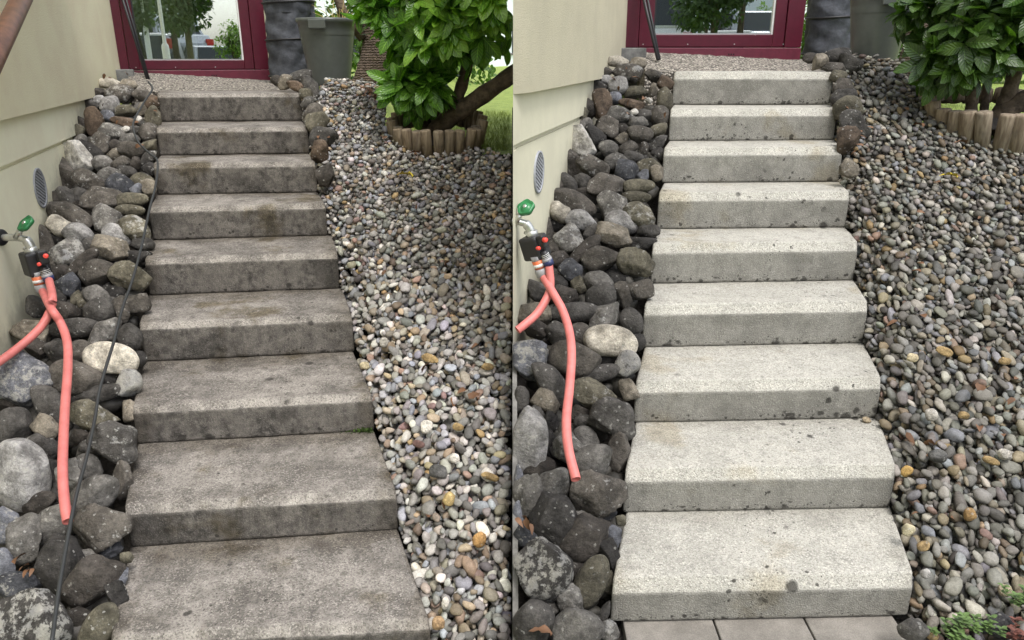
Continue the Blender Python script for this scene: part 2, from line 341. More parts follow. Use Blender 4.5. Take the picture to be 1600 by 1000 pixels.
def paver_mat():
    m, t, b = M('rosy_paver'); p = pos(t)
    c = mix(t, ramp(t, noise(t, p, 6, 6, .7), .3, .7), (.16, .147, .128), (.28, .258, .228))
    c = mix(t, .5, c, mix(t, ramp(t, noise(t, p, 240, 3), .3, .7), (.6, .6, .6), (1.2, 1.2, 1.2)), 'MULTIPLY'); link(t, c, b, 'Base Color')
    b.inputs['Roughness'].default_value = .9; bump(t, b, noise(t, p, 180, 4), .003, .7); return m
MAT['paver'] = paver_mat()
def glass_mat():
    m, t, b = M('door_glass'); t.nodes.remove(b)
    g = nd(t, 'ShaderNodeBsdfGlossy', i={'Color': (.95, 1, .98, 1), 'Roughness': .004}); tr = nd(t, 'ShaderNodeBsdfTransparent', i={'Color': (.82, .88, .85, 1)})
    ms = nd(t, 'ShaderNodeMixShader', i={0: .58, 1: tr.outputs[0], 2: g.outputs[0]}); t.links.new(ms.outputs[0], t.nodes['Material Output'].inputs[0]); return m
MAT['glass'] = glass_mat()

# ------------------------------------------------------------------ the two plots: step corners [z, front-left, front-right, back-left, back-right], top step first
ST = {
'L': dict(zb=-.1846, ch=.0288, steps=[
[1.4916, -2.5744, 5.8008, -1.5604, 5.9084, -2.7657, 6.2928, -1.6904, 6.4092], [1.2919, -2.3734, 5.2573, -1.3911, 5.366, -2.5823, 5.7999, -1.5679, 5.9076],
[1.1144, -2.2308, 4.8249, -1.2436, 4.9169, -2.374, 5.2571, -1.3954, 5.3655], [0.9229, -2.0911, 4.3862, -1.103, 4.5123, -2.2351, 4.8244, -1.2425, 4.9169],
[0.7335, -1.9414, 3.9362, -0.9499, 4.0671, -2.0978, 4.3852, -1.0742, 4.5158], [0.5355, -1.7857, 3.4634, -0.7908, 3.5981, -1.9492, 3.9349, -0.9375, 4.0684],
[0.3442, -1.6082, 2.9479, -0.6107, 3.0691, -1.7892, 3.4627, -0.7979, 3.5969], [0.1734, -1.4307, 2.4474, -0.4403, 2.5616, -1.61, 2.9475, -0.6125, 3.0683],
[0.006, -1.2705, 1.9613, -0.2659, 2.0434, -1.4347, 2.4467, -0.4439, 2.5607]]),
'R': dict(zb=.0026, ch=.0432, steps=[
[1.6556, 1.0075, 5.0195, 2.0057, 5.0314, 1.1145, 5.407, 2.1095, 5.4527], [1.458, 0.9249, 4.6404, 1.921, 4.6869, 1.0169, 5.0196, 2.0142, 5.0315],
[1.2742, 0.8323, 4.289, 1.8346, 4.3329, 0.9277, 4.6404, 1.9269, 4.687], [1.0821, 0.7563, 3.9567, 1.7602, 3.996, 0.8442, 4.2894, 1.8414, 4.3331],
[0.8931, 0.6732, 3.5996, 1.6887, 3.6574, 0.7674, 3.957, 1.7656, 3.9961], [0.6998, 0.5863, 3.243, 1.6091, 3.2985, 0.6838, 3.6, 1.6949, 3.6575],
[0.5041, 0.4969, 2.8416, 1.5122, 2.8836, 0.5993, 3.2436, 1.6161, 3.2985], [0.3278, 0.4079, 2.4469, 1.409, 2.4815, 0.5069, 2.8418, 1.524, 2.8838],
[0.1568, 0.3207, 2.0496, 1.3056, 2.0789, 0.4204, 2.447, 1.4145, 2.4814]])}
def slope_plane(k):
    s = ST[k]['steps']; a = np.array([s[8][1], s[8][2], s[8][0]]); b = np.array([s[0][1], s[0][2], s[0][0]]); r = np.array([s[8][3], s[8][4], s[8][0]])
    n = np.cross(r - a, b - a); n /= np.linalg.norm(n); return n, a, (b - a) / np.linalg.norm(b - a)
PL = {k: slope_plane(k) for k in 'LR'}
def on_bed(k, px, py, off=0.0):
    n, a, _ = PL[k]; return hit(px, py, n, a + n * off)
def bed_z(k, x, y, off=0.0):
    n, a, _ = PL[k]; a = a + n * off; return a[2] - (n[0] * (x - a[0]) + n[1] * (y - a[1])) / n[2]
WALL = {'L': (np.array([-2.33, 3.3]), np.array([-.29, .957])), 'R': (np.array([.006, 3.06]), np.array([.253, .967]))}
for k in WALL: WALL[k] = (WALL[k][0], WALL[k][1] / np.linalg.norm(WALL[k][1]))
WN = {k: np.array([WALL[k][1][1], -WALL[k][1][0], 0]) for k in 'LR'}           # out of the wall, towards the stairs
def on_wall(k, px, py, off=0.0): return hit(px, py, WN[k], np.array([*WALL[k][0], 0]) + WN[k] * off)
STAIR = {'L': 'dark weathered stairs', 'R': 'pale cleaned stairs'}
HOUSE = {'L': 'cream house', 'R': 'dimmed cream house'}
ORD = ['first', 'second', 'third', 'fourth', 'fifth', 'sixth', 'seventh', 'eighth', 'ninth']

# ------------------------------------------------------------------ ground, lawn, street behind the camera
tag(MB().prism([(-300, -300), (300, -300), (300, 300), (-300, 300)], -1.2, -.62).build('ground', MAT['grass']), kind='structure')
def sheet(name, x0, x1, y0, y1, nx, ny, zf, mat):
    X, Y = np.meshgrid(np.linspace(x0, x1, nx), np.linspace(y0, y1, ny)); Z = np.vectorize(zf)(X, Y)
    V = np.stack([X, Y, Z], -1).reshape(-1, 3); I = np.arange(nx * ny).reshape(ny, nx)
    F = np.stack([I[:-1, :-1], I[:-1, 1:], I[1:, 1:], I[1:, :-1]], -1).reshape(-1, 4)
    return big_mesh(name, V, F, mat)
def sstep(a, b, x):
    t = min(1, max(0, (x - a) / (b - a))); return t * t * (3 - 2 * t)
def lawn_z_L(x, y):
    hi = 1.38 + .08 * sstep(6.2, 6.8, y); lo = 1.12; k = sstep(-1.45, -.95, x)
    return (hi * (1 - k) + lo * k + .02 * math.sin(x * 3 + y)) - .35 * sstep(-1.2, -1.5, x) * sstep(6.6, 6.3, y)
def lawn_z_R(x, y): return -.4 * sstep(2.35, 2.1, x) * sstep(6.6, 6.2, y) + 1.64 + (1.26 - 1.64) * sstep(2.35, 2.9, x - (y - 5.5) * .3)
def lawn_z(x, y):
    k = sstep(.0, 1.0, x - .02 * y); return lawn_z_L(x, y) * (1 - k) + lawn_z_R(x, y) * k
tag(sheet('lawn', -14, 16, 5.42, 60, 120, 160, lambda x, y: lawn_z(x, y) if y < 16 else lawn_z(x, y) + (y - 16) * .004, MAT['grass']), kind='structure')
def soil(k):
    n, a, _ = PL[k]
    if k == 'L':
        xs = (-4.2, 0.0); ys = (.6, 6.75)
    else:
        xs = (0.001, 4.4); ys = (.6, 5.7)
    def z(x, y):
        zz = bed_z(k, x, y, -.4); top = (1.25 if x < -1.2 else 1.0) if k == 'L' else (1.4 if x < 2.5 else 1.1)
        return max(-.6, min(zz, top if y > 5.2 else 9))
    return tag(sheet('soil', *xs, *ys, 60, 80, z, MAT['soil']), kind='structure')
soil('L'); soil('R')
def street_z(x, y): return .9 + .62 * sstep(-1.0, -3.0, x)
tag(sheet('street', -30, 30, -30, -7, 80, 20, lambda x, y: street_z(x, y), MAT['asphalt']), kind='structure')
tag(MB().prism([(-30, -7), (30, -7), (30, -6.8), (-30, -6.8)], -1.2, .88).build('ground', MAT['kerb']), kind='structure')

# ------------------------------------------------------------------ houses
def house(k):
    P0, D = WALL[k]; L = k == 'L'; pl, pn = MAT['plaster_' + k], MAT['plinth_' + k]
    a2 = (lambda t, o=0.0: (P0 + D * t + WN[k][:2] * o))
    corner_px = (174, 60) if L else (972, 40)
    c3 = on_wall(k, *corner_px); tB = float(np.dot(c3[:2] - P0, D)); tA = -5.2 if L else 0.0
    B = a2(tB); da = R(22.5) if L else R(-4); dd = np.array([math.cos(da), math.sin(da)]); Di = np.array([-dd[1], dd[0]])                # along the door, to the right
    x418 = 420 if L else 1252
    # length of the door front so that its right edge falls where the photograph has it
    r = ray(x418, 100 if L else 60); t_ = np.linalg.solve(np.array([[dd[0], -r[0]], [dd[1], -r[1]]]), -B)[0]; Cc = B + dd * t_
    if L: ze = np.mean([on_wall(k, 10, 190, .03)[2], on_wall(k, 140, 151, .03)[2]]); zg = np.mean([on_wall(k, 5, 268)[2], on_wall(k, 100, 219)[2]])
    else: ze = np.mean([on_wall(k, 806, 159, .03)[2], on_wall(k, 925, 119, .03)[2]]); zg = np.mean([on_wall(k, 806, 232)[2], on_wall(k, 886, 193)[2]])
    top = 4.6 if L else 3.8
    h = empty('house', (float(B[0]), float(B[1]), 0), ('cream roughcast house with wine red glass door beside the dark stairs' if L else 'dimmed cream roughcast house with wine red glass door beside the pale stairs'), 'house')
    b3 = -.28
    def slab(t0, t1, o0, o1, z0, z1, name, mat):
        return MB().prism([a2(t0, o0), a2(t1, o0), a2(t1, o1), a2(t0, o1)], z0, z1).build(name, mat, h)
    if L:
        slab(tA, tB, -.012, b3, -.7, zg - .012, 'plinth', pn).name = 'plinth'
        slab(tA, tB - .002, -.024, b3, zg - .012, zg + .012, 'plinth', pn)
        slab(tA, tB, 0, b3, zg + .012, ze, 'plinth', pn); slab(tA, tB, .035, b3, ze, top, 'wall', pl)
    else:                                              # the near end of this house is cut to a point where the plots meet
        def wedge(o, z0, z1, name, mat):
            s0 = .004 + o; pts = [(.004, P0[1] - .03), a2(.12, o), a2(tB, o), a2(tB, -.2), (.03, a2(tB)[1])]
            return MB().prism(pts, z0, z1).build(name, mat, h)
        wedge(-.012, -.4, zg - .012, 'plinth', pn); wedge(-.022, zg - .012, zg + .012, 'plinth', pn)
        wedge(0, zg + .012, ze, 'plinth', pn); wedge(.035, ze, top, 'wall', pl)
    # the rest of the body: over the door, right flank, back, roof
    Dd = Cc + np.array([-.35, 1.5]) if L else Cc + np.array([.05, 1.15])
    back = [(-9, float(Dd[1])), (-9, -1.7)] if L else [(.03, float(Dd[1]) + .1)]
    zt = 3.6
    MB().prism([B, Cc, Cc + Di * .25, B + Di * .25], zt, top).build('wall', pl, h)
    q = np.array([.12, 0])
    MB().prism([Cc + Di * .06 - q * .6, Cc + Di * .06 - .01 * q, Dd - .01 * q, Dd - q], .9, top - .01).build('wall', pl, h)
    if L: MB().prism([Dd, Dd + np.array([0, .2]), (-9, Dd[1] + .2), (-9, Dd[1])], .3, top - .02).build('wall', pl, h)
    else: MB().prism([Dd, Dd + np.array([0, .1]), (.03, Dd[1] + .1), (.03, Dd[1])], .3, top - .02).build('wall', pl, h)
    poly = ([a2(tA, .0), B, Cc, Dd] + [(-9, Dd[1] + .2), (-9, -1.7)]) if L else [(.004, P0[1]), B, Cc, Dd, (.03, Dd[1])]
    MB().prism(poly, top + .002, top + .2).build('roof', pn, h)
    MB().prism([B + Di * .3, Cc + Di * .3 - q, Dd - q * 1.2, np.array([B[0], Dd[1]])], 1.3, 1.55).build('floor', MAT['interior'], h)
    MB().prism([np.array([B[0], Dd[1] - .05]), Dd - q * 1.3, Dd - q * 1.3 + np.array([0, -.02]), np.array([B[0], Dd[1] - .07])], 1.55, 4).build('room_wall', MAT['interior'], h)
    # ---- glass door in its frame
    n3 = np.array([-Di[0], -Di[1], 0]); u3 = np.array([dd[0], dd[1], 0]); B3 = np.array([*B, 0.0])
    def uz(px, py, off=0.0):
        p = hit(px, py, n3, B3 + n3 * off); return float(np.dot(p - B3, u3)), float(p[2])
    if L: jl, sl_, gl, gr, sr, zgb, zrb = uz(200, 95)[0], uz(203, 100)[0], uz(217, 92)[0], uz(381, 92)[0], uz(396, 92)[0], uz(300, 94)[1], uz(300, 109)[1]
    else: jl, sl_, gl, gr, sr, zgb, zrb = uz(997, 60)[0], uz(1001, 60)[0], uz(1021, 50)[0], uz(1208, 50)[0], uz(1226, 50)[0], uz(1115, 54)[1], uz(1115, 74)[1]
    zd = zrb - .22; tot = float(t_)
    d = empty('glass_door', tuple(B3 + [0, 0, zd])); adopt(d, h)
    d.matrix_parent_inverse = Matrix.Translation(-Vector(h.location))
    d.location = tuple(B3 + [0, 0, zd])
    dl = Vector(d.location)
    def bx(name, u0, u1, z0, z1, o0, o1, mat, bev=.004):
        mb = MB().box(B3 + u3 * (u0 + u1) / 2 + n3 * (o0 + o1) / 2 + np.array([0, 0, (z0 + z1) / 2]), ((u1 - u0) / 2, abs(o1 - o0) / 2, (z1 - z0) / 2), (u3, n3, (0, 0, 1)))
        o = mb.build(name, mat); o.parent = d; o.matrix_parent_inverse = Matrix.Translation(-dl)
        if bev: bevel(o, bev)
        return o
    Z = zt - .01
    bx('jamb', .004, jl, zrb - .001, Z, -.08, .02, MAT['red']); bx('jamb', sr + .004, tot, zrb - .001, Z, -.08, .02, MAT['red'])
    bx('stile', jl + .004, gl, zrb + .004, Z, -.07, .008, MAT['red']); bx('stile', gr, sr, zrb + .004, Z, -.07, .008, MAT['red'])
    bx('bottom_rail', gl + .001, gr - .001, zrb + .004, zgb, -.07, .0075, MAT['red'])
    bx('glazing_bead', gl + .0005, gl + .012, zgb, Z, -.05, -.004, MAT['rubber'], 0); bx('glazing_bead', gr - .012, gr - .0005, zgb, Z, -.05, -.004, MAT['white'], 0)
    bx('glazing_bead', gl + .0125, gr - .0125, zgb + .0005, zgb + .01, -.05, -.004, MAT['greyplastic'], 0)
    bx('glass_pane', gl + .0126, gr - .0126, zgb + .0105, Z, -.036, -.03, MAT['glass'], 0)
    bx('sill', .004, tot, zd, zrb - .004, -.08, .03, MAT['red_sill']); bx('drip_cap', jl, sr, zrb - .0005, zrb + .003, -.06, .018, MAT['red'], 0)
    for i in range(3): bx('drain_slot', tot * .6 + i * .018, tot * .6 + i * .018 + .01, zrb - .055, zrb - .045, .03, .0315, MAT['dark'], 0)
    for f in (.12, .37, .63, .9): bx('screw', tot * f, tot * f + .008, zrb + .018, zrb + .026, .007, .011, MAT['galv'], 0)
    # ---- round vent in the plinth
    c = on_wall(k, *((62, 294) if L else (841, 269)), -.012); rr = (31 if L else 33) / FPX * depth(c); Wd = np.array([D[0], D[1], 0]); wn = WN[k]
    v = MB().lathe([(rr * .88, -.004), (rr * .88, .008), (rr, .008), (rr, .0)], c, wn, 40).build('vent_grille', MAT['zinc'], h, True)
    MB().lathe([(rr * .87, .0), (.001, .0015)], c + wn * .001, wn, 40).build('vent_hole', MAT['dark'], v)
    ang = R(-24)
    for j in range(-5, 6):
        off = j * rr * .165; half = math.sqrt(max(.0, (rr * .86) ** 2 - off ** 2))
        e1 = Wd * math.cos(ang) + np.array([0, 0, 1]) * math.sin(ang); e2 = -Wd * math.sin(ang) + np.array([0, 0, 1]) * math.cos(ang)
        MB().box(c + e2 * off + wn * .004, (half, rr * .05, .0015), (e1, e2, wn)).build('slat', MAT['zinc'], v)
    return dict(B=B, C=Cc, ze=ze, zg=zg, u3=u3, n3=n3, zrb=zrb, tot=tot)
HI = {k: house(k) for k in 'LR'}
print({k: (HI[k]['ze'], HI[k]['zg'], HI[k]['zrb'], HI[k]['tot'], HI[k]['B'], HI[k]['C']) for k in 'LR'})

# low retaining kerb where the right-hand plot stands higher than the left-hand gravel
kv = []; ys = np.linspace(.7, 3.04, 14)
for y in ys:
    zt_ = bed_z('R', 0, y, -.05); zt_ = max(zt_, -.4)
    kv += [(.002, y, -.7), (.02, y, -.7), (.02, y, zt_), (.002, y, zt_)]
kf = [(4 * i + j, 4 * i + (j + 1) % 4, 4 * i + 4 + (j + 1) % 4, 4 * i + 4 + j) for i in range(len(ys) - 1) for j in range(4)] + [(0, 1, 2, 3), tuple(range(len(kv) - 4, len(kv)))[::-1]]
tag(obj('kerb', kv, kf, MAT['kerb']), 'thin grey concrete kerb between gravel and the pale stairs rockery', 'kerb')

# ------------------------------------------------------------------ steps
def build_step(k, i):
    S = ST[k]; s = S['steps'][i]; z = s[0]; zb = (S['steps'][i + 1][0] if i < 8 else S['zb']) + .003; ch = S['ch'] * 1.05
    FL, FR, BL, BR = (np.array(s[j:j + 2]) for j in (1, 3, 5, 7))
    D = .5 * (np.linalg.norm(BL - FL) + np.linalg.norm(BR - FR)); Dt = D + (.05 if i else .0)
    cw = ch * (1.0 if k == 'L' else .72)
    prof = [(.02, zb, 0), (.004, zb, 0), (0, zb + .004, .02)]
    for q in np.linspace(.1, .94, 9): prof.append((0.0, zb + (z - ch - zb) * q, q))
    prof += [(0, z - ch - .004, .98), (.0012, z - ch, 1.1), (.004, z - ch + .004, 1.6)]
    for q in (.3, .6, .85): prof.append((cw * q, z - ch + ch * q * 1.0, 2.0))
    prof += [(cw - .003, z - .0025, 2.1), (cw + .002, z - .0006, 2.3), (cw + .012, z, 2.6)]
    for q in np.linspace(.12, 1, 14): prof.append((cw + .012 + (Dt - cw - .012) * q, z, 3.0))
    prof += [(Dt, zb, 3.0)]
    us = [0, .004, .009] + list(np.linspace(.02, .98, 66)) + [.991, .996, 1]
    rs = np.random.RandomState(i * 7 + (0 if k == 'L' else 100)); V = []; H = []; SU = []; SV = []
    nw = [(rs.normal(size=3) * fr, rs.uniform(0, 6.28), am) for fr, am in ((9, .0016), (17, .0012), (34, .001), (70, .0008))]
    zm = .5 * (z + zb)
    for u in us:
        sh = .006 if u in (0, 1) else (.002 if u in (.004, .996) else 0)
        F = FL + (FR - FL) * u; Bk = BL + (BR - BL) * u; dv = (Bk - F) / D
        for (v, zz, hv) in prof:
            vv = v + (sh if v < D * .5 else -sh); z2 = zz - sh if zz > zm else zz + sh * .3
            p = F + dv * vv; P3 = np.array([p[0], p[1], z2])
            n_ = sum(a * math.sin(w @ P3 + ph) for w, ph, a in nw); e = n_ * (1.5 if .9 < hv < 2.4 else .7) * (1 if k == 'L' else .45)
            chip = (1 if k == 'L' else .6) * (max(0, math.sin(P3[0] * 23 + i) * math.sin(P3[0] * 61 + 2 * i) - .62) * .018) if .9 < hv < 2.2 else 0
            P3 += np.array([dv[0], dv[1], 0]) * (e * .7 + chip) * (1 if v < .1 else 0) + np.array([0, 0, (e if hv > 1.9 else 0) - chip * .7])
            V.append(P3); H.append(hv); SU.append(u); SV.append(v / D)
    m = len(prof); n = len(us); Fc = []
    for a in range(n - 1):
        for b in range(m): Fc.append((a * m + b, (a + 1) * m + b, (a + 1) * m + (b + 1) % m, a * m + (b + 1) % m))
    Fc = [q[::1] for q in Fc]; Fc += [tuple(range(m)), tuple(range((n - 1) * m, n * m))[::-1]]
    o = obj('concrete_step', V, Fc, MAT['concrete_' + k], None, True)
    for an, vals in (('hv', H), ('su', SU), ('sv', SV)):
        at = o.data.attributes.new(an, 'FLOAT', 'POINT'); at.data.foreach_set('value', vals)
    for p in list(o.data.polygons)[-2:]: p.use_smooth = False
    place = 'top' if i == 0 else ('bottom' if i == 8 else ORD[i])
    lab = (f"{place} dark lichen-stained concrete step of the weathered left-hand stairs" if k == 'L' else f"{place} pale cleaned concrete step of the washed right-hand stairs")
    if 0 < i < 8: lab = lab.replace(' concrete step', ' concrete step from the top')
    return tag(o, lab, 'step', f"steps of the {STAIR[k]}")
for k in 'LR':
    for i in range(9): build_step(k, i)

# ------------------------------------------------------------------ landings at the doors
def landing(k):
    s = ST[k]['steps'][0]; h = HI[k]; z = s[0]; BL, BR = np.array([s[5], s[6], z - .002]), np.array([s[7], s[8], z - .002])
    u = h['u3']; B3 = np.array([*h['B'], 0]); n3 = h['n3']
    def dp(px, py): return hit(px, py, n3, B3 + n3 * .035)
    if k == 'L': tl, tr, xl, xr = dp(205, 111), dp(421, 126), on_bed('L', 218, 138, 0), None
    else: tl, tr, xl, xr = dp(1005, 79), dp(1256, 93), None, None
    e = np.array([u[0], u[1], 0]); L0 = BL - e * .22; R0 = BR + e * .12
    ny, nx = 14, 30; V = []; rs = np.random.RandomState(3)
    F0 = [L0 + [0, 0, .0], R0]; T0 = [tl - e * .03 - n3 * .06, tr + e * .06 - n3 * .06]
    for j in range(ny):
        for i in range(nx):
            a = F0[0] + (F0[1] - F0[0]) * i / (nx - 1); b = T0[0] + (T0[1] - T0[0]) * i / (nx - 1); p = a + (b - a) * j / (ny - 1)
            V.append(p + [0, 0, rs.normal() * .003])
    n0 = len(V); F = [(j * nx + i, j * nx + i + 1, (j + 1) * nx + i + 1, (j + 1) * nx + i) for j in range(ny - 1) for i in range(nx - 1)]
    # skirt: front edge and left edge go down into the ground
    edge = [j * nx for j in range(ny)][::-1] + list(range(1, nx)) + [j * nx + nx - 1 for j in range(1, ny)]
    for q in edge: V.append(V[q] - np.array([0, 0, .3]))
    F += [(edge[i], n0 + i, n0 + i + 1, edge[i + 1]) for i in range(len(edge) - 1)]
    tag(obj('landing', V, F, MAT['landing']), kind='structure')
    return L0, tl
LAND = {k: landing(k) for k in 'LR'}

# ------------------------------------------------------------------ boulders beside the stairs
CO = dict(dk=((.045, .043, .042), 'black'), dg=((.08, .077, .074), 'dark grey'), gr=((.15, .146, .14), 'grey'), pg=((.34, .34, .345), 'pale grey'), wh=((.62, .61, .585), 'white'),
          br=((.1, .092, .083), 'brown'), db=((.06, .054, .049), 'dark brown'), ol=((.125, .117, .09), 'olive'), tn=((.21, .19, .158), 'tan'), ru=((.12, .09, .068), 'rust brown'),
          bl=((.16, .17, .2), 'blue-grey'), cr=((.48, .455, .4), 'cream'), bd=((.062, .066, .078), 'dark slate'))
# x, y, half length, half width (pixels), angle, colour, shape, lift, lichen
BO = [(172, 130, 16, 8, 0, 'cr', 'r'), (200, 132, 13, 8, 5, 'tn', 'r'), (154, 146, 11, 9, 0, 'db', 'r'), (185, 146, 23, 14, 10, 'br', 'l', 0, .6), (222, 150, 15, 11, 0, 'br', 'a'), (240, 160, 13, 13, 0, 'ru', 'r'),
(139, 166, 19, 13, 15, 'dg', 'a'), (172, 164, 15, 14, 0, 'pg', 'r', .02), (155, 157, 9, 8, 0, 'pg', 'r'), (198, 173, 18, 10, -5, 'ol', 'a'), (222, 172, 7, 12, 10, 'tn', 'a'), (239, 185, 19, 12, 85, 'ol', 'r', .01),
(150, 192, 24, 16, 62, 'ru', 'a', .02), (126, 196, 20, 16, 60, 'db', 'a'), (168, 182, 10, 9, 0, 'bl', 'r', -.02), (192, 191, 20, 8, 5, 'ru', 'a'), (217, 186, 5, 5, 0, 'wh', 'r', .03), (177, 207, 21, 13, 12, 'gr', 'l', .01, .55),
(196, 202, 6, 5, 0, 'wh', 'r', .03), (119, 209, 15, 12, -30, 'ol', 'a', .01), (212, 206, 14, 10, 0, 'dg', 'r'), (233, 208, 14, 15, 0, 'br', 'r'), (160, 224, 18, 15, 42, 'br', 'a', .01, .5), (127, 221, 11, 9, -35, 'gr', 'a'),
(140, 236, 19, 15, 60, 'dk', 'a'), (202, 219, 15, 10, 0, 'gr', 'l'), (205, 235, 20, 13, 5, 'br', 'r', .02), (232, 228, 15, 10, -30, 'ol', 'a'), (180, 228, 10, 10, 0, 'db', 'r'), (120, 245, 28, 17, 52, 'wh', 'a', .04),
(180, 241, 9, 9, -45, 'tn', 'a'), (189, 254, 15, 9, -20, 'br', 'r', .02), (211, 257, 12, 8, -65, 'db', 'r', .02), (232, 248, 17, 9, -40, 'dg', 'l', 0, .5), (161, 256, 16, 13, 20, 'gr', 'l', 0, .45), (100, 273, 29, 17, 60, 'br', 'r'),
(138, 283, 26, 16, 18, 'br', 'r', .03, .5), (170, 275, 18, 13, -30, 'gr', 'l', 0, .45), (186, 290, 19, 18, 40, 'bd', 'r', .02), (219, 286, 20, 15, 0, 'ol', 'r'), (197, 269, 15, 10, 10, 'dg', 'l'), (213, 297, 11, 9, -40, 'bl', 'a', .02),
(232, 292, 10, 13, 0, 'tn', 'a', .02), (233, 265, 12, 11, 0, 'dk', 'r', -.03), (87, 311, 12, 12, 0, 'br', 'r'), (103, 309, 18, 13, 40, 'dg', 'a', .01), (123, 306, 13, 13, 0, 'dg', 'a'), (159, 311, 28, 18, 5, 'br', 'a', .03),
(206, 312, 24, 11, -5, 'ol', 'e', .02), (203, 328, 22, 8, 2, 'ol', 'e', .01), (110, 337, 37, 17, 27, 'br', 'e', .02), (132, 327, 19, 12, 20, 'db', 'r', -.02), (166, 343, 23, 21, 15, 'gr', 'r', .02, .55), (91, 353, 17, 15, 20, 'cr', 'l', .03),
(123, 364, 24, 15, 10, 'pg', 'r', .02), (210, 357, 27, 18, 27, 'ol', 'a', .03, .65), (183, 367, 25, 16, 20, 'pg', 'r', 0), (173, 388, 28, 18, 10, 'tn', 'r', .04), (66, 377, 27, 14, 70, 'br', 'r', -.01), (87, 373, 13, 10, 0, 'dk', 'r', -.03),
(106, 396, 24, 21, 60, 'gr', 'a', .02, .75), (129, 412, 31, 11, -44, 'db', 'e', .04), (138, 383, 15, 9, -50, 'dg', 'l', 0), (154, 425, 28, 20, -20, 'br', 'r', .04), (204, 433, 29, 22, 36, 'ol', 'a', .03), (223, 382, 17, 11, 10, 'dg', 'r'),
(214, 401, 22, 11, 10, 'dk', 'a', -.01, .5), (84, 408, 13, 11, -20, 'br', 'a'), (90, 427, 16, 14, -30, 'db', 'a'), (110, 445, 20, 17, 30, 'bd', 'a', .01), (178, 455, 20, 14, 10, 'dk', 'r', -.03), (121, 466, 13, 11, -20, 'ol', 'a'),
(126, 474, 8, 7, 0, 'ol', 'r', .03), (152, 467, 24, 19, 35, 'gr', 'r', .01), (155, 486, 23, 19, -20, 'dg', 'r', .03), (214, 476, 20, 16, -25, 'br', 'r', .01), (189, 484, 21, 13, 60, 'br', 'a', .02, .4), (58, 479, 17, 17, 0, 'dg', 'r'),
(103, 486, 20, 14, 10, 'db', 'a', .01), (90, 465, 15, 12, 10, 'dk', 'r', -.02), (48, 520, 31, 20, 18, 'tn', 'r', 0), (115, 513, 38, 15, -5, 'dg', 'e', .02), (162, 518, 28, 19, -30, 'gr', 'a', .02, .4), (203, 527, 21, 17, 75, 'dg', 'r', .01),
(56, 542, 22, 15, 18, 'db', 'a', .01), (92, 550, 24, 20, 0, 'dg', 'r', 0), (124, 549, 17, 17, 0, 'br', 'r', -.01), (173, 560, 40, 24, 10, 'cr', 'e', .05), (214, 562, 13, 13, 0, 'dk', 'r', -.03), (40, 599, 44, 42, 40, 'bl', 'a', .03, .7),
(118, 590, 39, 27, 6, 'br', 'e', .04), (168, 592, 15, 12, 0, 'dk', 'r', -.02), (150, 616, 42, 13, -10, 'dg', 'e', 0), (200, 600, 22, 18, -60, 'gr', 'a', .02, 1.1), (202, 642, 18, 13, 60, 'tn', 'a', -.01), (149, 650, 35, 24, 8, 'ol', 'r', .03, .45),
(82, 637, 42, 20, 52, 'dg', 'e', .03, .3), (72, 666, 22, 18, 20, 'tn', 'a', .01), (10, 627, 28, 22, 0, 'db', 'r', -.02), (18, 668, 30, 27, -40, 'dg', 'r', .01), (183, 691, 37, 28, 22, 'dg', 'a', .05, .5), (33, 742, 54, 38, 78, 'pg', 'r', .05, .6),
(124, 685, 22, 15, -15, 'db', 'r', -.02), (51, 695, 20, 17, 20, 'dg', 'a', 0), (80, 703, 18, 14, 90, 'dk', 'a', -.02), (137, 700, 16, 12, -10, 'dg', 'r', 0), (139, 730, 22, 18, 40, 'gr', 'r', .0), (109, 749, 29, 24, 70, 'gr', 'r', .02, .5),
(191, 750, 30, 17, -75, 'br', 'a', 0), (148, 773, 38, 26, -36, 'gr', 'e', .05, .1), (77, 745, 24, 13, 85, 'dk', 'a', -.02), (86, 818, 33, 26, -52, 'gr', 'r', .03, .5), (157, 820, 44, 35, -30, 'br', 'r', .05, .45), (62, 788, 25, 17, -28, 'db', 'r', -.01),
(8, 820, 27, 19, 85, 'bl', 'r', .02, .6), (39, 843, 38, 27, 98, 'gr', 'r', .03, .45), (90, 884, 46, 35, 72, 'dk', 'a', .04, .35), (140, 912, 44, 31, -52, 'db', 'a', .03, .3), (6, 885, 27, 15, 75, 'bl', 'r', .01, .5), (29, 912, 29, 23, -30, 'bd', 'a', .01, .5),
(50, 972, 60, 48, 15, 'dk', 'r', .07, .78), (134, 871, 16, 13, -20, 'gr', 'l', .0), (164, 862, 26, 15, -10, 'bd', 'r', -.02), (186, 900, 18, 14, 85, 'bl', 'l', .01), (183, 936, 27, 14, 72, 'dk', 'a', .02), (198, 871, 10, 9, 60, 'ol', 'r', .02),
(122, 966, 19, 16, -20, 'db', 'a', -.01), (152, 985, 42, 23, -62, 'ol', 'e', .03), (182, 985, 18, 12, 80, 'ol', 'a', -.01)]
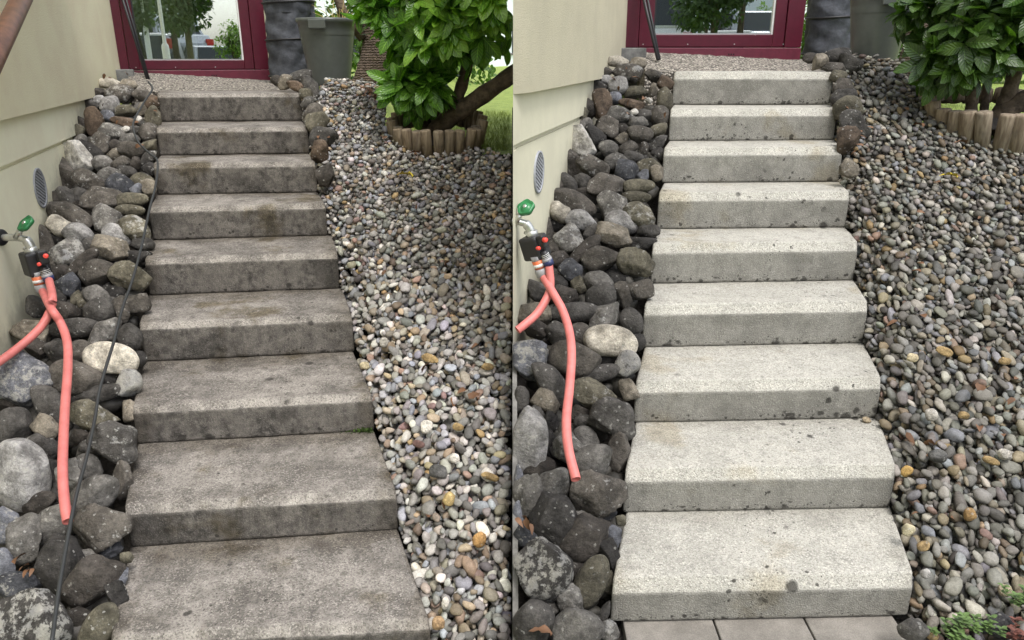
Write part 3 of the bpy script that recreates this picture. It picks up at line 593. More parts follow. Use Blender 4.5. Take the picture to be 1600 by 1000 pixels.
# stones only the left-hand or right-hand view shows
EX = {'L': [(433, 126, 10, 8, 0, 'db', 'r'), (445, 128, 13, 10, -40, 'tn', 'a', .02), (470, 120, 18, 10, -10, 'dg', 'r', .02), (462, 135, 14, 8, 5, 'ru', 'r', .02), (486, 137, 17, 14, 20, 'dg', 'a', .01), (478, 147, 10, 8, 0, 'ol', 'r', .02),
            (481, 162, 12, 11, -30, 'dg', 'r', .02), (488, 176, 16, 12, -30, 'br', 'r', .02), (496, 193, 19, 17, 0, 'ol', 'r', .03), (506, 216, 20, 15, 10, 'dg', 'a', .0), (499, 237, 17, 15, 80, 'ru', 'a', .03), (507, 274, 17, 13, 80, 'db', 'r', 0)],
      'R': [(1266, 91, 12, 8, 0, 'db', 'r'), (1280, 96, 15, 11, -40, 'tn', 'a', .02), (1309, 87, 20, 11, -10, 'dg', 'r', .02), (1327, 100, 17, 14, 20, 'dg', 'a', .01), (1305, 107, 18, 11, 5, 'br', 'a', .02), (1310, 119, 13, 9, 0, 'ol', 'r', .02),
            (1314, 137, 15, 13, -10, 'br', 'r', .02), (1318, 151, 20, 13, -20, 'dg', 'r', .01), (1325, 170, 21, 18, 0, 'ol', 'r', .03), (1333, 197, 26, 19, 10, 'dg', 'r', .0), (1324, 219, 20, 18, 80, 'ru', 'a', .03), (1326, 263, 16, 13, 80, 'tn', 'r', 0),
            (826, 975, 50, 44, 40, 'dg', 'r', .05), (902, 982, 38, 31, -20, 'gr', 'r', .05, .4), (890, 937, 29, 19, 75, 'gr', 'l', .02, .6), (852, 947, 20, 15, 20, 'dg', 'a', 0), (951, 985, 18, 15, 30, 'gr', 'l', .02, .7), (944, 957, 19, 8, -65, 'dg', 'a', .01),
            (1427, 985, 21, 17, 20, 'gr', 'r', .05, .3)]}
COR = [(120, 245, 906, 220), (172, 163, 964, 135), (150, 192, 942, 162), (182, 116, 978, 82), (205, 235, 999, 210), (239, 184, 1039, 152), (186, 289, 976, 269), (159, 311, 955, 287), (91, 353, 874, 331), (173, 388, 957, 369), (210, 356, 1000, 336),
(129, 412, 911, 391), (154, 425, 939, 404), (204, 433, 989, 413), (152, 466, 937, 442), (58, 478, 837, 455), (115, 512, 894, 487), (162, 518, 949, 490), (173, 560, 954, 532), (40, 598, 828, 562), (118, 590, 896, 559), (200, 600, 984, 572), (149, 650, 927, 616),
(181, 692, 959, 651), (33, 742, 819, 691), (82, 637, 859, 605), (109, 748, 882, 706), (148, 773, 925, 722), (157, 820, 929, 772), (86, 818, 868, 765), (39, 843, 821, 780), (90, 884, 866, 815), (140, 912, 915, 840), (29, 912, 815, 832), (52, 972, 838, 891),
(154, 985, 925, 915), (186, 915, 956, 850), (202, 641, 979, 607), (214, 476, 999, 454), (191, 750, 966, 705), (203, 527, 986, 510)]
def feats(x, y): x, y = x / 300., y / 1000.; return np.array([1, x, y, x * x, x * y, y * y, x * x * y, x * y * y, y * y * y])
_A = np.array([feats(a, b) for a, b, _, _ in COR]); _B = np.array([[c, d] for _, _, c, d in COR]); WARP = np.linalg.lstsq(_A, _B, rcond=None)[0]
def warp(x, y): return feats(x, y) @ WARP
def stone_mesh(rs, shape, sub=3):
    v, f = ICO[sub]; v = v.copy()
    e = {'r': 2.3, 'a': 2.7, 'l': 2.2, 'e': 2.15}[shape]; v = v / (np.abs(v) ** e).sum(1)[:, None] ** (1 / e)
    ncut = {'r': 8, 'a': 13, 'l': 7, 'e': 4}[shape]
    for _ in range(ncut):
        n = rs.normal(size=3); n /= np.linalg.norm(n); d = rs.uniform(.58, .84) if shape == 'a' else rs.uniform(.68, .92)
        s = v @ n - d; v -= np.where(s > 0, s * (.95 if shape == 'a' else .78), 0)[:, None] * n
    u = v / np.linalg.norm(v, axis=1)[:, None]
    amp = {'r': .026, 'a': .03, 'l': .055, 'e': .02}[shape]
    v *= (1 + wobble(u, rs, amp, 1.6) + wobble(u, rs, amp * (.7 if shape in 'al' else .3), 5.5))[:, None]
    v /= (.5 * (v.max(0) - v.min(0))); v -= .5 * (v.max(0) + v.min(0)); return v, f
def step_near(k, py):
    S = ST[k]['steps']; best = 8
    for i in range(9):
        if py < pix((S[i][1], S[i][2], S[i][0] - .18))[1]: best = i; break
    return best
STONES = {'L': [], 'R': []}
def stone(k, idx, px, py, a, b, ang, col, shape, lift=0.0, lich=.15, side='bed'):
    rs = np.random.RandomState(idx * 13 + 7)
    if shape == 'r' and idx % 5 in (1, 3) and col not in ('cr', 'wh', 'pg'): shape = 'a'
    base = -.075 if side == 'bed' else (-.03 if side == 'flank' else -.02)
    n = PL[k][0]; ymax = 6.45 if k == 'L' else 5.7
    def place(px, py):
        p = on_bed(k, px, py, base + lift); return at_y(px, py, ymax) if (p[1] > ymax or p[1] < 0) else p
    p = place(px, py); s = depth(p) / FPX
    if k == 'R' and side == 'bed':                                   # keep the stone on its own plot
        left = px - max(abs(a * math.cos(R(ang))), abs(b * math.sin(R(ang)))) * 1.0
        if left < 802:
            hw = max(abs(a * math.cos(R(ang))), abs(b * math.sin(R(ang)))); right = px + hw
            nw = max(8, (right - 802) / 2); hh = max(abs(a * math.sin(R(ang))), abs(b * math.cos(R(ang)))); px = 802 + nw
            a, b, ang = nw, hh, 0
            p = place(px, py); s = depth(p) / FPX
    v, f = stone_mesh(rs, shape, 4 if max(a, b) > 24 else 3)
    t = R(-ang); e1 = CAMX * math.cos(t) + CAMY * math.sin(t); e2 = -CAMX * math.sin(t) + CAMY * math.cos(t)
    vd = np.cross(e1, e2); A, Bh = a * s * 1.09, b * s * 1.09; Cd = min(A, Bh) * (.85 if max(a, b) < 40 else .75)
    wv = v[:, :1] * A * e1 + v[:, 1:2] * Bh * e2 + v[:, 2:3] * Cd * vd
    if k == 'R' and side == 'bed' and px < 870: wv[:, 0] = np.maximum(wv[:, 0], .003 - p[0])
    me = bpy.data.meshes.new('boulder'); me.from_pydata([tuple(q) for q in wv], [], [tuple(q) for q in f]); me.materials.append(MAT['stone_' + k])
    me.polygons.foreach_set('use_smooth', [True] * len(me.polygons))
    o = bpy.data.objects.new('boulder', me); COL.objects.link(o); o.location = p
    c, cn = CO[col]; j = rs.uniform(.85, 1.15); o.color = (c[0] * j, c[1] * j, c[2] * j, lich if lich != .15 else rs.choice([.05, .2, .35]))
    m = max(a, b); size = 'tiny' if m < 11 else 'small' if m < 17 else 'middling' if m < 26 else 'large' if m < 40 else 'huge'
    form = {'r': 'rounded', 'a': 'angular', 'l': 'lumpy', 'e': 'smooth oval'}[shape]
    if max(a, b) / min(a, b) > 2.2: form = 'long narrow'
    STONES[k].append(dict(o=o, x=px, y=py, size=size, col=cn, form=form, side=side, step=step_near(k, py)))
    return o
idx = 0
for q in BO: idx += 1; stone('L', idx, *q)
for q in EX['L']: idx += 1; stone('L', idx, *q, side='flank')
jdx = 0
for q in BO:
    jdx += 1; x, y = warp(q[0], q[1])
    if q[1] > 880 and q[0] < 60 and q[1] < 930: pass
    stone('R', jdx, float(x), float(y), *q[2:])
for n_, q in enumerate(EX['R']): idx += 1; stone('R', idx, *q, side='flank' if n_ < 12 else ('bed' if n_ < 18 else 'front'))
def label_stones(k):
    S = STONES[k]; st = STAIR[k]
    for s in S:
        i = s['step']; F = ST[k]['steps'][i]; xe = pix((F[1], F[2], F[0]))[0]; xw = pix(np.array([*(WALL[k][0] + WALL[k][1] * 0), 0]))[0]
        if s['side'] == 'flank': where = f"edging the right side of the {st}"
        elif s['side'] == 'front': where = f"beside the pavers at the foot of the {st}"
        else:
            g = [(q['x'], q) for q in S if q['side'] == 'bed' and abs(q['y'] - s['y']) < 26]; xs = [a for a, _ in g]
            fr = (s['x'] - min(xs)) / max(1, max(xs) - min(xs)); where = ('against the house wall' if fr < .25 else 'mid rockery' if fr < .72 else 'touching the steps')
            where += f", level with {'top' if i == 0 else 'bottom' if i == 8 else ORD[i]} step, {'dark' if k == 'L' else 'pale'} stairs"
        s['lab'] = f"{s['size']} {s['form']} {s['col']} stone {where}"
    from collections import defaultdict
    g = defaultdict(list)
    for s in S: g[s['lab']].append(s)
    for lab, L_ in g.items():
        if len(L_) > 1:
            for s in L_:
                nb = sorted((q for q in S if q is not s and q['lab'].split(' stone')[0] != s['lab'].split(' stone')[0]), key=lambda q: (q['x'] - s['x']) ** 2 + (q['y'] - s['y']) ** 2)
                q = nb[0]; dx, dy = s['x'] - q['x'], s['y'] - q['y']
                rel = ('below' if dy > 0 else 'above') if abs(dy) > abs(dx) else ('right of' if dx > 0 else 'left of')
                s['lab'] = f"{s['size']} {s['form']} {s['col']} stone {rel} a {q['size']} {q['col']} one, {'top' if s['step'] == 0 else ORD[s['step']] if s['step'] < 8 else 'bottom'} step, {'dark' if k == 'L' else 'pale'} stairs"
    g = defaultdict(list)
    for s in S: g[s['lab']].append(s)
    for lab, L_ in g.items():
        if len(L_) > 1:
            L_.sort(key=lambda s: s['y'])
            for n, s in enumerate(L_): s['lab'] = ('upper ' if n == 0 else 'lower ' if n == len(L_) - 1 else 'central ') + s['lab'].replace('against the house wall', 'by the wall').replace('level with', 'at')
    for s in S: tag(s['o'], s['lab'], 'stone', f"rockery stones by the {st}")
for k in 'LR': label_stones(k)
# small dark rubble filling the gaps below
def rubble(k):
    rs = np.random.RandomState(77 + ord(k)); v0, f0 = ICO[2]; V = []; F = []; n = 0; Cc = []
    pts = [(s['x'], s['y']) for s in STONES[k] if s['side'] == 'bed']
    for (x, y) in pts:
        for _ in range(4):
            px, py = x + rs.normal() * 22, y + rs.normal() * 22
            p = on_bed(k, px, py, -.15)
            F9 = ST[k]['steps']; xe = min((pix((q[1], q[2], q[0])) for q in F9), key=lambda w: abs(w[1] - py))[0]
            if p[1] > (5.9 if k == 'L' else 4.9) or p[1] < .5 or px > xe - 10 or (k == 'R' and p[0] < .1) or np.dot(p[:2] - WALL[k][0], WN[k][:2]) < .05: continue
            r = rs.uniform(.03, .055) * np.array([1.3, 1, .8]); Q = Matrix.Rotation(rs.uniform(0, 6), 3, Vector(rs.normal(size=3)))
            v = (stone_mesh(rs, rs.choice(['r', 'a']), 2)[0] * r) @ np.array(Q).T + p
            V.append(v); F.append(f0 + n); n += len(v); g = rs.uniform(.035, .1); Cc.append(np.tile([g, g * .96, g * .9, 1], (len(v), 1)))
    o = big_mesh('rubble', np.concatenate(V), np.concatenate(F), MAT['pebble_' + k], None, True, np.concatenate(Cc)); return tag(o, kind='stuff')
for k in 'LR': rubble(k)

# ------------------------------------------------------------------ gravel: pebbles dropped one by one onto a height map of the slope
PAL = np.array([(.21, .205, .195), (.27, .265, .25), (.34, .335, .32), (.16, .155, .15), (.12, .115, .108), (.42, .41, .39), (.3, .27, .22), (.37, .3, .21), (.25, .26, .29), (.32, .33, .36), (.55, .53, .49), (.22, .175, .13), (.36, .265, .14), (.3, .21, .17), (.24, .165, .15)])
PW = np.array([14, 15, 13, 10, 8, 9, 9, 5, 6, 6, 6, 6, 1.5, 1.6, 1.2]); PW = PW / PW.sum()
RINGS = {}
for k, (px, py), rad in (('L', (683, 205), .285), ('R', (1552, 177), .34)):
    RINGS[k] = (on_bed(k, px, py, -.05), rad)
def edge_right(k, y):
    S = ST[k]['steps']; xs = [q[3] for q in S]; ys_ = [q[4] for q in S]
    return float(np.interp(y, ys_[::-1], xs[::-1]))
def tread_z(k, y):
    S = ST[k]['steps']; yf = [q[4] for q in S][::-1]; zz = [q[0] for q in S][::-1]; tot = 0
    for dy in (-.1, -.05, 0, .05, .1):
        j = int(np.searchsorted(yf, y + dy)) - 1; tot += zz[j] if j >= 0 else ST[k]['zb']
    return tot / 5
def gravel(k, seed):
    rs = np.random.RandomState(seed); n, a, up = PL[k]
    y0, y1 = (1.55, 6.7) if k == 'L' else (1.5, 5.75)
    cell = .0045; e1 = np.array([1., 0, 0]); 
    nz = n[2]; X0 = -2.1 if k == 'L' else .95; X1 = .08 if k == 'L' else 4.0
    NX, NY = int((X1 - X0) / cell), int((y1 - y0) / cell); H = np.full((NY, NX), -.09, np.float32)
    def ztop(x, y):                                          # foot surface the pebbles lie on
        w_ = 1 - sstep(.0, .16, x - edge_right(k, y)); z = bed_z(k, x, y, -.125); z = z * (1 - w_) + w_ * (tread_z(k, y) - .105)
        if k == 'L': return min(z, 1.49 - .05 * sstep(-1.6, -.9, x))
        return min(z, 1.66 - .06 * sstep(2.2, 2.8, x))
    def inside(x, y):
        if k == 'L':
            if x > -.012: return False
            if y > 5.55 and x > -.9 - (y - 5.55) * .12: return False
            if x > -.36 and y > 5.22 + (-.1 - x) * .25: return False        # lawn beyond
            if y > 6.6: return False
        else:
            if x > 1.62 + (y - 1.9) * .62 + .22: return False
            if y > 4.75 and x > 2.95 - (y - 4.75) * .6: return False
        er = edge_right(k, y) if y < (6.0 if k == 'L' else 5.1) else (-1.62 if k == 'L' else 2.12)
        return x > er + .004
    area = sum(inside(x, y) for x in np.arange(X0, X1, .04) for y in np.arange(y0, y1, .04)) * .0016
    N = int(area * 3300); V1 = []; items = []
    for i in range(N):
        big = rs.rand(); L_ = rs.uniform(.0125, .0195) if big < .74 else (rs.uniform(.008, .0125) if big < .88 else rs.uniform(.0195, .027))
        A, B_, C_ = L_ * rs.uniform(1.0, 1.45), L_ * rs.uniform(.68, .98), L_ * rs.uniform(.42, .75)
        th = rs.uniform(0, math.pi); best = None
        for _ in range(5):
            while True:
                x, y = rs.uniform(X0, X1), rs.uniform(y0, y1)
                if inside(x, y): break
            q = RINGS[k]
            if (x - q[0][0]) ** 2 + (y - q[0][1]) ** 2 < (q[1] + .0) ** 2: continue
            er = edge_right(k, y)
            if y < (5.8 if k == 'L' else 5.0) and x < er + A * .55: continue
            if k == 'L' and x > -A * .45 - .002: continue
            w = int(A / cell) + 1; cx, cy = int((x - X0) / cell), int((y - y0) / cell)
            if cx < w or cy < w or cx >= NX - w or cy >= NY - w: continue
            yy, xx = np.mgrid[-w:w + 1, -w:w + 1] * cell
            uu = (xx * math.cos(th) + yy * math.sin(th)) / A; vv = (-xx * math.sin(th) + yy * math.cos(th)) / B_
            d = 1 - uu * uu - vv * vv; ok = d > 0.02; hh = C_ * np.sqrt(np.maximum(d, 0))
            P = H[cy - w:cy + w + 1, cx - w:cx + w + 1]; zc = (P + hh)[ok].max()
            if best is None or zc < best[0]: best = (zc, x, y, w, cx, cy, ok, hh)
        if best is None: continue
        zc, x, y, w, cx, cy, ok, hh = best; zc -= C_ * .28
        P = H[cy - w:cy + w + 1, cx - w:cx + w + 1]; P[ok] = np.maximum(P[ok], (zc + hh)[ok])
        items.append((x, y, zc, A, B_, C_, th))
    it = np.array(items); N = len(it)
    top = np.zeros(N, bool)
    for i, (x, y, zc, A, B_, C_, th) in enumerate(it):
        cx, cy = int((x - X0) / cell), int((y - y0) / cell); top[i] = H[cy, cx] < zc + C_ * 1.15
    Vs = []; Fs = []; Cs = []; n0 = 0; near = it[:, 1] < (3.9 if k == 'L' else 3.6)
    for sel, sub in ((np.where(top & near)[0], 2), (np.where(~(top & near))[0], 1)):
        if not len(sel): continue
        v, f = ICO[sub]; v = v / (np.abs(v) ** 2.35).sum(1)[:, None] ** (1 / 2.35); m = len(sel); vv = np.repeat(v[None], m, 0)
        for _ in range(5):
            nn = rs.normal(size=(m, 3)); nn /= np.linalg.norm(nn, axis=1)[:, None]; dd = rs.uniform(.52, .92, m)
            s = np.einsum('mij,mj->mi', vv, nn) - dd[:, None]; vv -= np.where(s > 0, s * .85, 0)[..., None] * nn[:, None, :]
        vv *= 1 + .05 * np.sin(np.einsum('mij,mj->mi', vv, rs.normal(size=(m, 3)) * 2.2) + rs.uniform(0, 6, (m, 1)))[..., None]
        q = it[sel]; vv = vv * q[:, None, 3:6] * 1.08
        # small random tilt, then turn about the slope normal
        tx, ty = rs.normal(size=m) * .28, rs.normal(size=m) * .28
        y_, z_ = vv[..., 1].copy(), vv[..., 2].copy(); vv[..., 1] = y_ * np.cos(tx)[:, None] - z_ * np.sin(tx)[:, None]; vv[..., 2] = y_ * np.sin(tx)[:, None] + z_ * np.cos(tx)[:, None]
        x_, z_ = vv[..., 0].copy(), vv[..., 2].copy(); vv[..., 0] = x_ * np.cos(ty)[:, None] + z_ * np.sin(ty)[:, None]; vv[..., 2] = -x_ * np.sin(ty)[:, None] + z_ * np.cos(ty)[:, None]
        x_, y_ = vv[..., 0].copy(), vv[..., 1].copy(); c_, s_ = np.cos(q[:, 6])[:, None], np.sin(q[:, 6])[:, None]; vv[..., 0] = x_ * c_ - y_ * s_; vv[..., 1] = x_ * s_ + y_ * c_
        zt = np.array([ztop(r[0], r[1]) for r in q]); slope = np.where(q[:, 1] > (6.0 if k == 'L' else 5.2), 0, -n[1] / n[2])
        out = np.empty_like(vv); out[..., 0] = q[:, None, 0] + vv[..., 0]; out[..., 1] = q[:, None, 1] + vv[..., 1]
        out[..., 2] = zt[:, None] + .09 + q[:, None, 2] + vv[..., 2] + slope[:, None] * vv[..., 1]
        if k == 'L': out[..., 0] = np.minimum(out[..., 0], -.002)
        Vs.append(out.reshape(-1, 3)); Fs.append((f[None] + (np.arange(m) * len(v))[:, None, None]).reshape(-1, 3) + n0); n0 += m * len(v)
        c = PAL[rs.choice(len(PAL), m, p=PW)] * rs.uniform(.6, 1.3, (m, 1)) * (1 + rs.normal(size=(m, 3)) * .03)
        Cs.append(np.repeat(np.concatenate([c, np.ones((m, 1))], 1)[:, None], len(v), 1).reshape(-1, 4))
    o = big_mesh('gravel', np.concatenate(Vs), np.concatenate(Fs), MAT['pebble_' + k], None, True, np.concatenate(Cs))
    print('gravel', k, N, int(top.sum()), area)
    return tag(o, kind='stuff'), H
GR = {'L': gravel('L', 11), 'R': gravel('R', 12)}

# ------------------------------------------------------------------ single pebbles and fallen leaves that stand out of the gravel
def pebble(k, px, py, a, b, ang, col, label, off=-.012, cat='pebble'):
    rs = np.random.RandomState(int(px * 3 + py)); n = PL[k][0]; p = on_bed(k, px, py, off); s = depth(p) / FPX
    v, f = stone_mesh(rs, 'r', 3); t = R(-ang); e1 = CAMX * math.cos(t) + CAMY * math.sin(t); e2 = -CAMX * math.sin(t) + CAMY * math.cos(t); e3 = np.cross(e1, e2)
    v = v[:, :1] * e1 * a * s + v[:, 1:2] * e2 * b * s + v[:, 2:] * e3 * b * s * .7
    o = obj('pebble', v, f, MAT['stone_' + k], None, True); o.location = p; g = 1.0 if k == 'L' else 1.25
    o.color = (col[0] * g, col[1] * g, col[2] * g, .0); return tag(o, label, cat, 'pebbles standing out of the gravel')
oc = (.36, .26, .13); wh_ = (.6, .58, .54); cr_ = (.55, .48, .33); dk_ = (.1, .1, .1)
sl_, sr_ = 'in the gravel of the dark stairs', 'in the gravel of the pale stairs'
for q in [(672, 560, 14, 7, 20, oc, 'long ochre pebble beside the fallen red leaf ' ), (600, 535, 7, 8, 0, wh_, 'upright white pebble just right of the sixth step '), (570, 571, 8, 6, 10, cr_, 'cream pebble touching the seventh step '),
          (762, 573, 10, 6, 10, oc, 'flat yellow-ochre pebble near the neighbouring house '), (667, 667, 10, 11, 0, wh_, 'knobbly white pebble level with the seventh riser '), (716, 667, 9, 6, 10, oc, 'ochre wedge-shaped pebble '),
          (710, 716, 9, 8, 10, wh_, 'round white pebble level with the eighth tread '), (654, 694, 10, 6, 15, (.2, .12, .11), 'dark purple-brown pebble '), (685, 737, 15, 11, 15, dk_, 'big blackish pebble level with the eighth step '),
          (766, 745, 15, 6, 20, oc, 'long ochre pebble near the lower right corner '), (702, 780, 11, 10, -50, (.55, .42, .2), 'plump yellow pebble level with the eighth riser '), (696, 942, 6, 10, 10, wh_, 'small upright white pebble beside the ninth step '),
          (749, 843, 11, 12, 30, (.4, .24, .1), 'orange-brown pebble level with the ninth step '), (685, 974, 10, 11, 0, (.42, .29, .17), 'peach pebble at the foot of the gravel ')]:
    pebble('L', *q[:6], q[6] + sl_)
for q in [(1475, 549, 14, 7, 22, oc, 'long ochre pebble '), (1426, 559, 9, 7, 5, cr_, 'cream pebble level with the seventh step '), (1570, 564, 10, 6, 5, oc, 'flat yellow-ochre pebble near the right edge '),
          (1455, 648, 10, 10, 0, wh_, 'knobbly white pebble level with the seventh riser '), (1506, 649, 9, 6, 10, oc, 'ochre wedge-shaped pebble '), (1465, 712, 15, 11, 15, dk_, 'big blackish pebble level with the eighth step '),
          (1417, 736, 10, 8, -40, (.5, .33, .12), 'rusty yellow pebble beside the eighth step '), (1570, 710, 11, 9, 10, wh_, 'big white pebble near the right edge '), (1549, 720, 15, 6, 20, oc, 'long ochre pebble right of the eighth step '),
          (1419, 828, 11, 9, -45, (.62, .57, .4), 'angular cream-yellow pebble beside the ninth tread '), (1443, 853, 11, 8, -25, (.4, .29, .15), 'tan angular pebble '), (1446, 896, 8, 8, 0, (.66, .66, .66), 'clean white pebble level with the ninth step '),
          (1515, 804, 10, 11, 20, (.4, .26, .12), 'brown-ochre pebble '), (1571, 922, 11, 10, 0, (.6, .53, .4), 'cream round pebble near the lower right corner '), (1457, 993, 9, 8, 0, (.5, .38, .2), 'ochre pebble among the weeds ')]:
    pebble('R', *q[:6], q[6] + sr_)
s8 = ST['R']['steps'][7]; pp = hit(1354, 656, (0, 0, 1), (0, 0, s8[0] + .012))
v_, f_ = stone_mesh(np.random.RandomState(4), 'r', 3); o = obj('pebble', v_ * [.018, .014, .013], f_, MAT['stone_R'], None, True); o.location = pp; o.color = (.5, .42, .3, 0)
tag(o, 'tan pebble lying on the eighth tread of the pale stairs, right end', 'pebble', 'pebbles standing out of the gravel')
def grid_leaf(L_, Wd, fold=.25, curl=.3, nx=4, ny=6, wav=0.0, tip=.75):
    V = []; U = []
    for j in range(ny + 1):
        v = j / ny; w = Wd * (math.sin(math.pi * min(1, v ** tip)) ** .62 * .47 + .004)
        for i in range(nx + 1):
            u = i / nx - .5
            V.append((u * 2 * w, v * L_, abs(u) * 2 * w * fold - curl * L_ * v * v + wav * math.sin(v * 14 + u * 3) * abs(u) * 2)); U.append((u + .5, v))
    F = [(j * (nx + 1) + i, j * (nx + 1) + i + 1, (j + 1) * (nx + 1) + i + 1, (j + 1) * (nx + 1) + i) for j in range(ny) for i in range(nx)]
    return np.array(V), np.array(F), np.array(U)
def leaf_me(name, geo, mat):
    V, F, U = geo; me = bpy.data.meshes.new(name); me.from_pydata([tuple(p) for p in V], [], [tuple(map(int, q)) for q in F]); me.materials.append(mat)
    uv = me.uv_layers.new(name='UVMap'); li = np.array(F).ravel(); uv.data.foreach_set('uv', U[li].astype(np.float32).ravel())
    me.polygons.foreach_set('use_smooth', [True] * len(me.polygons)); me.update(); return me
def frame(d, up):
    d = d / np.linalg.norm(d); x = np.cross(d, up); x /= np.linalg.norm(x) + 1e-9; z = np.cross(x, d); return np.stack([x, d, z], 1)
def leaf_cloud(name, items, geos, mat, parent=None):
    """items: (pos, 3x3 frame, scale, variant) joined in one mesh with uv"""
    V = []; F = []; U = []; n = 0
    for p, Q, s, g in items:
        v, f, u = geos[g]; V.append((v * s) @ Q.T + p); F.append(f + n); U.append(u[f.ravel()]); n += len(v)
    o = big_mesh(name, np.concatenate(V), np.concatenate(F), mat, parent); uv = o.data.uv_layers.new(name='UVMap'); uv.data.foreach_set('uv', np.concatenate(U).astype(np.float32).ravel()); return o
DL = grid_leaf(.07, .045, .5, .5, 4, 6, .006)
def fallen(k, px, py, mat, ang, s, label, off=.01):
    p = on_bed(k, px, py, off); o = obj('fallen_leaf', None, None, None, None, me=leaf_me('fallen_leaf', DL, MAT[mat])); o.location = p; o.scale = (s, s, s)
    o.rotation_euler = (.5, .2, R(ang)); return tag(o, label, 'leaf', 'fallen leaves')
fallen('L', 645, 276, 'yellowleaf', 70, 1.4, 'crumpled yellow leaf lying on the gravel of the dark stairs', .03); fallen('R', 1496, 277, 'yellowleaf', 70, 1.1, 'crumpled yellow leaf lying on the gravel of the pale stairs', .03)
fallen('L', 733, 624, 'deadleaf', -40, .9, 'dry red-brown leaf halfway down the gravel of the dark stairs', .03); fallen('R', 1528, 611, 'deadleaf', -40, .9, 'dry red-brown leaf halfway down the gravel of the pale stairs', .03)
fallen('L', 600, 217, 'deadleaf', 20, 1.0, 'dry orange-brown leaf in front of the log edging, dark stairs', .03); fallen('R', 1443, 198, 'deadleaf', 20, 1.0, 'dry orange-brown leaf in front of the log edging, pale stairs', .03)
fallen('L', 657, 240, 'deadleaf', 100, 1.0, 'dry brown leaf below the middle of the log edging, dark stairs', .03); fallen('R', 1510, 224, 'deadleaf', 100, 1.0, 'dry brown leaf below the middle of the log edging, pale stairs', .03)
fallen('R', 862, 992, 'deadleaf', 80, .9, 'curled orange leaf between boulders at the foot of the pale stairs', .03)

# ------------------------------------------------------------------ grey block at each door corner
for k, (px, py), lab in (('L', (182, 118), 'grey concrete block at the door corner of the cream house'), ('R', (978, 86), 'grey concrete block at the door corner of the dimmed cream house')):
    h = HI[k]; p = hit(px, py, h['n3'], np.array([*h['B'], 0]) + h['n3'] * .16); o = MB().box((0, 0, 0), (.14, .1, .05), (h['u3'], h['n3'], (0, 0, 1))).build('concrete_block', MAT['block']); o.location = p
    bevel(o, .008, 2); tag(o, lab, 'block')

